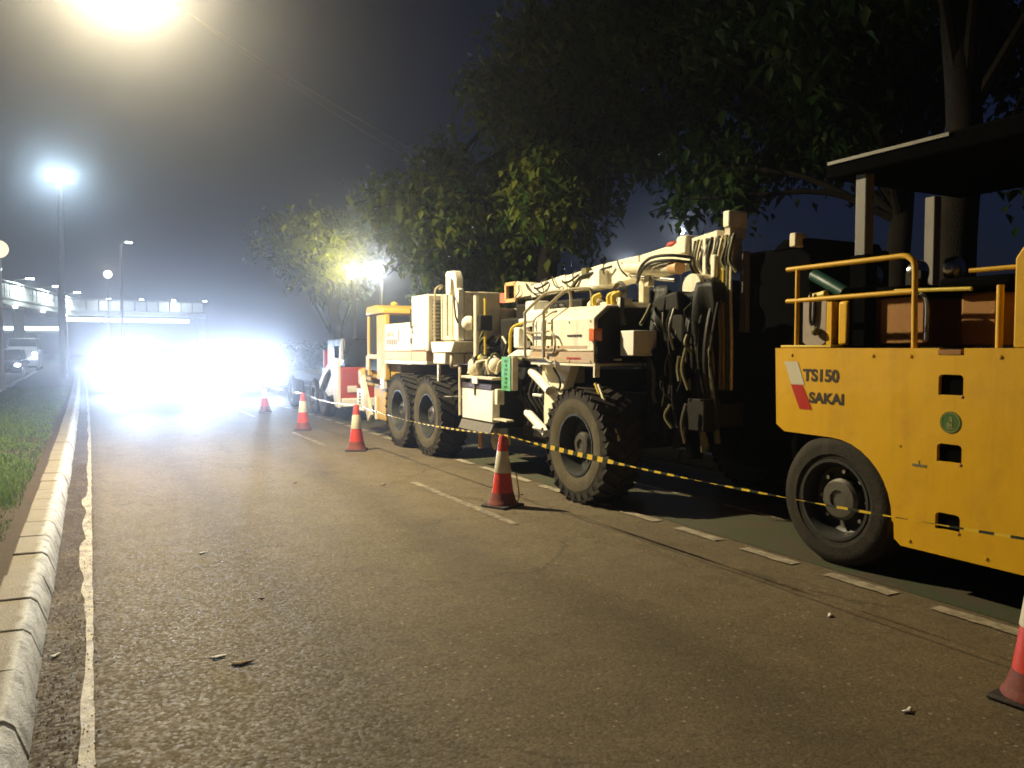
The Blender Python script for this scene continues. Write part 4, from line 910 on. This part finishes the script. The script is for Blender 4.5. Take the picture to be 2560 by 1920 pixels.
def flood_pole():
    t = thing('flood_lamp', 'tall pole with a blazing cold white lamp head, above the left end of the footbridge', 'street lamp', (-1.17, 45, .1))
    MB().tube([(-1.17, 45, .1), (-1.17, 45, 9.6)], [.19, .14], 12).build('pole', 'pole', t)
    MB().box(-1.75, -.55, 44.9, 45.1, 9.60, 9.70).build('cross_arm', 'pole', t)
    for x in (-1.5, -.85):
        MB().obox((x, 44.9, 9.86), (.5, .2, .34), (R(-25), 0, 0)).build('lamp_housing', 'grey', t, .03)
        l = MB().obox((x, 44.78, 9.84), (.42, .03, .27), (R(-25), 0, 0)).build('lamp_lens', 'e_cold', t)
        spot('lamp_light', l, (x, 44.72, 9.82), (x * .3, 24, 0), 900, (.62, .84, 1), 110, .7, .12)
flood_pole()
post('street_lamp', 'slim curved street lamp with small white head right of the flood pole', (2.15, 66, 0), 9.4, .55, None, 'e_cold', 60, (.8, .9, 1), r=.12)
post('globe_lamp', 'round glowing lamp on a short post just left of the slim curved lamp', (1.42, 74, 0), 7.4, 0, None, 'e_small', 60, (1, .9, .75), ball=.30)
post('globe_lamp', 'pale round globe lamp cut by the left edge of the picture', (-2.66, 32, .1), 4.55, 0, None, 'e_globe', 0, ball=.30)
post('park_lamp', 'bright white lamp shining among the trees above the yellow cab', (10.3, 30.5, .1), 4.2, -.15, None, 'e_cold', 700, (.92, .97, 1), ball=.16, size=178)
post('park_lamp', 'yellowish lamp glowing through leaves just left of the bright white park lamp', (8.05, 26.8, .1), 3.85, -.1, None, 'e_small', 480, (1, .90, .42), ball=.13, size=178)
post('far_lamp', 'small white lamp on a thin pole in the gap of sky above the boom', (29.2, 35, .1), 7.8, 0, None, 'e_cold', 120, (.8, .9, 1), ball=.16, r=.07)
post('far_lamp', 'small white lamp just over the boom, lower than the lamp in the gap of sky', (28.9, 40, .1), 6.5, 0, None, 'e_cold', 120, (.8, .9, 1), ball=.17, r=.07)
def camera_pole():
    t = thing('sign_pole', 'thin pale pole with a cross arm standing in front of the trees', 'pole', (8.65, 16, .12))
    MB().tube([(8.65, 16, .12), (8.65, 16, 4.7)], [.06, .05], 10).build('pole', 'pole', t)
    MB().tube([(8.65, 16, 4.30), (6.35, 16.1, 4.42)], .03, 8).build('cross_arm', 'pole', t)
    MB().tube([(7.1, 16.07, 4.40), (7.1, 16.07, 4.95), (7.6, 16.05, 4.95)], .025, 8).build('sign_frame', 'pole', t)
    MB().box(8.6, 8.7, 15.95, 16.05, 4.6, 4.85).build('box', 'grey', t, .01)
camera_pole()
def wire():
    for k, (a, b, sg) in enumerate([((.1, 10.8, 6.35), (8.65, 16, 4.72), .35), ((-.2, 10.8, 6.40), (8.65, 16, 4.80), .18)]):
        pts = [Vector(a).lerp(Vector(b), u / 14) - Vector((0, 0, sg * 4 * (u / 14) * (1 - u / 14))) for u in range(15)]
        o = MB().tube(pts, .006, 5).build('overhead_wire', 'grey', None, at=(0, 0, 0))
        tag(o, ('lower' if k == 0 else 'upper') + ' of two thin overhead wires running from the top left lamp to the trees', 'wire', 'overhead wires')
wire()

# ================================================================== FOOTBRIDGE
def footbridge():
    t = thing('footbridge', 'long pedestrian footbridge with railings and a lit underside crossing in the distance', 'footbridge', (0, 85, 0))
    def span(p, q, zd0, zd1):
        p = Vector(p); q = Vector(q); d = (q - p).normalized(); n = Vector((-d.y, d.x, 0)); L = (q - p).length
        if n.y > 0: n = -n     # towards the camera
        MB().bar(p + Vector((0, 0, (zd0 + zd1) / 2)), q + Vector((0, 0, (zd0 + zd1) / 2)), 2.4, zd1 - zd0).build('deck', 'concrete', t)
        MB().bar(p + n * 1.22 + Vector((0, 0, zd1 + .06)), q + n * 1.22 + Vector((0, 0, zd1 + .06)), .06, .14).build('deck_edge', 'pole', t)
        for z in (.55, 1.15): MB().bar(p + n * 1.18 + Vector((0, 0, zd1 + z)), q + n * 1.18 + Vector((0, 0, zd1 + z)), .07, .06).build('rail', 'pole', t)
        MB().bar(p - n * 1.18 + Vector((0, 0, zd1 + 1.15)), q - n * 1.18 + Vector((0, 0, zd1 + 1.15)), .06, .05).build('rail', 'pole', t)
        k = 0; s = .3
        while s < L:
            c = p + d * s + n * 1.18
            MB().bar(c + Vector((0, 0, zd1)), c + Vector((0, 0, zd1 + 1.2)), .05, .07).build('rail_post', 'pole', t); s += 1.1; k += 1
    span((-1.9, 85, 0), (10.2, 86, 0), 4.55, 4.95)
    span((-10.5, 40, 0), (-2.0, 84.4, 0), 4.5, 4.9)
    # light strip hung below the crossing span, lit panels on its railing
    for a, b in ((-1.85, 1.0), (1.12, 4.9), (5.0, 8.6)): MB().box(a, b, 83.75, 83.95, 4.02, 4.34).build('light_strip', 'e_tube', t)
    for k in range(11): MB().box(-1.2 + k * 1.02, -.3 + k * 1.02, 83.88, 83.92, 5.05, 5.95).build('railing_panel', 'carwhite', t)
    d_ = (Vector((-2.0, 84.4, 0)) - Vector((-10.5, 40, 0))); Ls = d_.length; d_.normalize(); n_ = Vector((d_.y, -d_.x, 0))
    for k in range(36):
        c = Vector((-10.5, 40, 0)) + d_ * (.4 + 1.24 * k) + n_ * 1.16; MB().bar(c + Vector((0, 0, 5.42)), c + d_ * 1.12 + Vector((0, 0, 5.42)), .025, .86).build('railing_panel', 'railpanel', t)
    for (x, y) in ((-4.7, 70.5), (-2.1, 85), (10.0, 86.3), (-8.8, 49)):
        MB().box(x - .35, x + .35, y - .3, y + .3, 0, 4.5).build('column', 'concrete', t, .03)
    MB().bar((-9.9, 41.5, 4.1), (-2.3, 82, 4.1), .18, .10).build('light_strip', 'e_tube', t) if False else None
    for k in range(6):
        u = .1 + k * .16; c = Vector((-10.5, 40, 0)).lerp(Vector((-2.0, 84.4, 0)), u)
        MB().box(c.x + .9, c.x + 1.1, c.y - .35, c.y + .35, 4.38, 4.48).build('under_light', 'e_cold', t)
        MB().bar((c.x + 1.0, c.y, 4.9), (c.x + 1.0, c.y, 6.3), .06, .06).build('added_lamp_post', 'pole', t)  # post, arm and lamp head added to light the railing
        MB().bar((c.x + 1.0, c.y, 6.3), (c.x + 2.0, c.y - .2, 6.45), .05, .05).build('added_lamp_arm', 'pole', t)
        MB().obox((c.x + 1.95, c.y - .2, 6.42), (.5, .2, .07)).build('added_lamp_head', 'e_cold', t)
        if k in (3, 4, 5): spot('added_rail_light', t, (c.x + 2.0, c.y - .2, 6.32), (c.x + 1.4, c.y - .2, 4.9), 1500, (.85, 1, .95), 160, .5, .1)
    for k in range(4):
        MB().obox((1.6 + 2.8 * k, 83.0, 6.12), (.3, .12, .05)).build('added_lamp_head', 'e_cold', t)  # small lamp heads added to go with the railing spots
        if k in (0, 2): spot('added_rail_light', t, (1.6 + 2.8 * k, 82.8, 6.1), (1.6 + 2.8 * k, 84.3, 5), 150, (.9, 1, .9), 160, .5, .1)
footbridge()
def busway():
    t = thing('bus_shelter', 'low lit shelter roof seen under the left part of the footbridge', 'bus shelter', (-6, 92, 0))
    MB().box(-11, -1.9, 90, 93, 3.0, 3.25).build('roof', 'concrete', t, .03)
    MB().box(-11, -2.0, 89.9, 90.0, 3.3, 3.62).build('fascia_light', 'e_tube', t)
    for x in (-10.5, -7.5, -4.6, -2.3): MB().box(x - .12, x + .12, 90.4, 90.6, 0, 3.0).build('post', 'pole', t)
busway()

# ================================================================== TREES
def leaf_cloud(clumps, n, size, droop=.5):
    C = np.array([c[:3] for c in clumps]); Rr = np.array([c[3:] if len(c) == 6 else (c[3],) * 3 for c in clumps])
    vol = Rr.prod(1) ** .75; idx = rng.choice(len(C), n, p=vol / vol.sum())
    d = rng.normal(size=(n, 3)); d /= np.linalg.norm(d, axis=1)[:, None]
    rad = rng.random(n) ** .42
    p = C[idx] + d * rad[:, None] * Rr[idx]
    # twig-scale clumping
    tw = rng.normal(size=(max(1, n // 11), 3)); tid = rng.integers(0, len(tw), n)
    cen = p[rng.integers(0, n, len(tw))]; near = rng.random(n) < .85
    p2 = cen[tid] + rng.normal(size=(n, 3)) * np.array([.15, .15, .20]); p = np.where(near[:, None], p2, p)
    a = rng.uniform(0, 6.283, n); dr = rng.normal(droop, .4, n)
    f = np.stack([np.cos(a) * np.cos(dr), np.sin(a) * np.cos(dr), -np.sin(dr)], 1)
    s = np.stack([-np.sin(a), np.cos(a), rng.normal(0, .3, n)], 1); s /= np.linalg.norm(s, axis=1)[:, None]
    nn = np.cross(f, s); L = size * np.exp(rng.normal(0, .38, n)).clip(.4, 2.0)[:, None]; W = L * .27
    V = np.stack([p, p + f * L * .45 + s * W + nn * W * .35, p + f * L - nn * L * .12, p + f * L * .45 - s * W + nn * W * .35], 1).reshape(-1, 3)
    b = np.arange(n)[:, None] * 4
    return V, np.concatenate([b + np.array([[0, 1, 2]]), b + np.array([[0, 2, 3]])])
def tree(label, base, trunk, r0, clumps, n, size=.16, mat='leafa', name='street_tree', droop=.6, limbs=True):
    t = thing(name, label, 'tree', base, 'trees along the pavement'); bv = Vector(base)
    m = MB(); pts = [Vector(p) for p in trunk]
    k = len(pts); m.tube([bv - Vector((0, 0, .1))] + pts, [r0 * 1.25] + [r0 * (1 - .55 * i / k) for i in range(k)], 12)
    if limbs:
        top = pts[-1]
        for c in clumps:
            c0 = Vector(c[:3]); i0 = random.randint(max(0, k - 3), k - 1); a = pts[i0]; mid = a.lerp(c0, .5) + Vector((random.uniform(-.3, .3), random.uniform(-.3, .3), .25))
            rr = r0 * .32; m.tube([a, mid, c0, c0 + (c0 - mid) * .5], [rr, rr * .7, rr * .4, rr * .12], 7)
            for _ in range(3):
                e = c0 + Vector((random.uniform(-1, 1), random.uniform(-1, 1), random.uniform(-.6, .6))) * (c[3] * .8)
                m.tube([mid.lerp(c0, random.uniform(.3, .9)), e], [rr * .3, .008], 5)
    m.build('trunk', 'bark', t)
    V, F = leaf_cloud(clumps, n, size, droop)
    me = arr_mesh('crown', V - np.array(base), F, mat); o = bpy.data.objects.new('crown', me); COL.objects.link(o); o.parent = t
    o['kind'] = 'stuff'
    return t
def cl(n, c, r, rc, lean=0.): # scatter clumps inside an ellipsoid
    out = []
    for _ in range(n):
        while True:
            d = Vector((random.uniform(-1, 1), random.uniform(-1, 1), random.uniform(-1, 1)))
            if .25 < d.length < 1: break
        out.append((c[0] + d.x * r[0] + lean * d.z * r[2], c[1] + d.y * r[1], c[2] + d.z * r[2], random.uniform(*rc)))
    return out
tree('large leafy tree whose crown hangs over the cream machine, trunk behind the boom', (8.45, 14.2, .1), [(8.45, 14.2, 1.5), (8.35, 14.25, 3.0), (8.45, 14.1, 4.4), (8.3, 14.2, 5.8), (8.5, 14.0, 7.2)], .24,
     cl(34, (9.0, 14.4, 6.2), (2.6, 3.0, 2.9), (.45, .9), .62) + [(5.6, 15.6, 4.5, .8), (6.1, 15.4, 3.7, .7), (6.6, 15.6, 5.2, .8), (7.2, 15.8, 3.4, .8), (8.2, 15.0, 3.3, .8), (7.0, 13.6, 6.3, .8), (7.2, 12.8, 7.2, .8)], 36000, .165, 'leafb')
tree('stout dark trunk rising right behind the roller canopy, crown overhead', (7.65, 5.0, .1), [(7.63, 5.0, 1.4), (7.66, 5.0, 2.6), (7.75, 5.0, 3.8), (7.7, 5.1, 5.2), (7.8, 5.1, 6.6)], .215,
     cl(20, (8.6, 5.6, 6.9), (3.0, 2.8, 1.7), (.8, 1.3)) + [(9.6, 5.2, 3.7, .55), (10.2, 5.4, 3.4, .5)], 20000, .17, 'leafa')
tree('leaning forked trunk seen between the canopy posts of the roller', (10.0, 7.4, .1), [(9.95, 7.35, 1.2), (9.85, 7.3, 2.2), (10.1, 7.4, 3.3), (10.5, 7.6, 4.4), (10.8, 7.6, 5.6)], .19,
     cl(28, (10.2, 9.0, 6.6), (3.2, 3.0, 2.0), (.6, 1.1)) + [(9.3, 9.6, 4.2, .55), (8.7, 9.3, 4.3, .5), (10.0, 10.8, 4.5, .6), (9.0, 10.6, 4.1, .5), (8.3, 8.9, 3.75, .3)], 24000, .17, 'leafa')
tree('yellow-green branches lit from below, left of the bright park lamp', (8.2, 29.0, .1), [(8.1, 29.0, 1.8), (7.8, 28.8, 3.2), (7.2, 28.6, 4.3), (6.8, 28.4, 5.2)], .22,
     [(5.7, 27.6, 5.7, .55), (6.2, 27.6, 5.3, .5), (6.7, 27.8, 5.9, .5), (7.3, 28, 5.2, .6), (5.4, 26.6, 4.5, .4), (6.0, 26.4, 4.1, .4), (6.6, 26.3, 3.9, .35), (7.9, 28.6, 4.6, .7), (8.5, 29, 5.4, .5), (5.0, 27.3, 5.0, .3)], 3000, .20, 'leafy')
tree('tree right of the bright park lamp, behind the cream machine\'s tall cabinet', (12.0, 26.5, .1), [(12.0, 26.5, 1.8), (11.9, 26.5, 3.2), (12.2, 26.4, 4.6)], .24,
     cl(16, (12.2, 26.4, 5.2), (2.4, 2.2, 2.0), (.6, 1.0)) + [(10.6, 26.2, 3.3, .6), (12.2, 25.5, 2.9, .8), (13.8, 25.4, 3.2, .8)], 12000, .24, 'leafb')
tree('pale trunk of the far tree standing just left of the bright park lamp', (9.5, 34.2, .1), [(9.5, 34.2, 1.8), (9.4, 34.2, 3.2), (9.6, 34.2, 4.6)], .26,
     cl(10, (9.9, 34.4, 5.8), (2.6, 2.4, 1.5), (.8, 1.2)), 8000, .24, 'leafb')
def hedge():
    n = 26000; x = rng.uniform(11.9, 13.4, n); y = rng.uniform(2, 60, n); z = .1 + 1.45 * rng.random(n) ** .8 + .15 * np.sin(y * 1.3)
    V, F = leaf_cloud([(12.6, 4 + 2.2 * k, .85, .8, 1.4, .85) for k in range(26)], n, .24, .3)
    o = bpy.data.objects.new('hedge', arr_mesh('hedge', V, F, 'leafa')); COL.objects.link(o)
    tag(o, 'dark clipped hedge running behind the trees on the right', 'hedge', kind='stuff')
hedge()

# ================================================================== LITTER ON THE ROAD
def litter(i, x, y, size, mat, label, rz):
    n = 9; v = []
    for k in range(n):
        a = 2 * math.pi * k / n; r = size * (1 + .35 * math.sin(3 * a + i) + random.uniform(-.15, .15)); v.append((r * math.cos(a), r * .55 * math.sin(a), .006 + .004 * math.sin(2 * a + i)))
    m = MB().add(v + [(0, 0, .010)], [(k, (k + 1) % n, n) for k in range(n)])
    o = m.build('fallen_leaf' if mat == 'dry' else 'litter_scrap', mat, None, at=(0, 0, 0)); o.location = (x, y, .004); o.rotation_euler.z = rz
    so = o.modifiers.new('thickness', 'SOLIDIFY'); so.thickness = .003
    tag(o, label, 'leaf' if mat == 'dry' else 'litter', 'litter on the asphalt')
LP = [(.53, 4.15, .040, 'paper', 'pale scrap lying on the asphalt, upper of a close pair'), (.62, 4.02, .055, 'dry', 'curled pale-brown leaf lying on the asphalt, lower of a close pair'),
      (.72, 6.35, .035, 'paper', 'small pale scrap alone on the asphalt ahead of the close pair'), (-.19, 4.55, .03, 'paper', 'bright white scrap in the gutter between kerb and edge line'),
      (2.05, 9.2, .04, 'dry', 'dark leaf in mid lane, well short of the glare'), (2.9, 8.6, .05, 'dry', 'brown leaf on the asphalt near the worn centre dash'),
      (3.75, 3.15, .025, 'paper', 'tiny white scrap beside the dashes in front of the roller tyre'), (3.05, 2.15, .03, 'paper', 'small pale scrap on the asphalt left of the nearest cone'),
      (.9, 5.0, .02, 'dry', 'tiny dry leaf on the asphalt behind the close pair'), (4.0, 7.35, .03, 'dry', 'brown leaf behind the cone that stands by the big tyre')]
for i, (x, y, s, m_, lb) in enumerate(LP): litter(i, x, y, s, m_, lb, random.uniform(0, 6))
# gutter grit
n = 2600; gx = rng.uniform(-.27, .0, n) ; gy = rng.uniform(2.2, 12, n); V = []; s = rng.uniform(.002, .007, n)
off = np.array([[1, 0, 0], [-.5, .87, 0], [-.5, -.87, 0], [0, 0, 1.1]]); P = np.stack([gx, gy, np.full(n, .003)], 1)
Vg = (P[:, None, :] + off[None] * s[:, None, None]).reshape(-1, 3); b = np.arange(n)[:, None] * 4
Fg = np.concatenate([b + np.array([[0, 1, 3]]), b + np.array([[1, 2, 3]]), b + np.array([[2, 0, 3]])])
go = bpy.data.objects.new('gutter_grit', arr_mesh('gutter_grit', Vg, Fg, 'soil')); COL.objects.link(go); tag(go, 'loose brown grit lying in the gutter along the kerb', 'grit', kind='stuff')

# ================================================================== HAZE
hz = MB().box(-155, 155, -65, 265, -1.2, 17.0).build('haze', 'soil', None, at=(0, 0, 0), smooth=False)  # volume added to imitate lens bloom round bright lamps
hm = bpy.data.materials.new('haze'); hm.use_nodes = True; nt = hm.node_tree; nt.nodes.clear()
out = nt.nodes.new('ShaderNodeOutputMaterial'); pv = nt.nodes.new('ShaderNodeVolumePrincipled')
pv.inputs['Color'].default_value = (.93, .95, 1, 1); pv.inputs['Density'].default_value = HAZE_D; pv.inputs['Anisotropy'].default_value = .93
nt.links.new(pv.outputs[0], out.inputs['Volume']); hm.cycles.volume_sampling = 'MULTIPLE_IMPORTANCE'; hm.cycles.homogeneous_volume = True
hz.data.materials.clear(); hz.data.materials.append(hm); tag(hz, 'thin haze volume added to make a glow round the lamps', 'haze', kind='stuff')
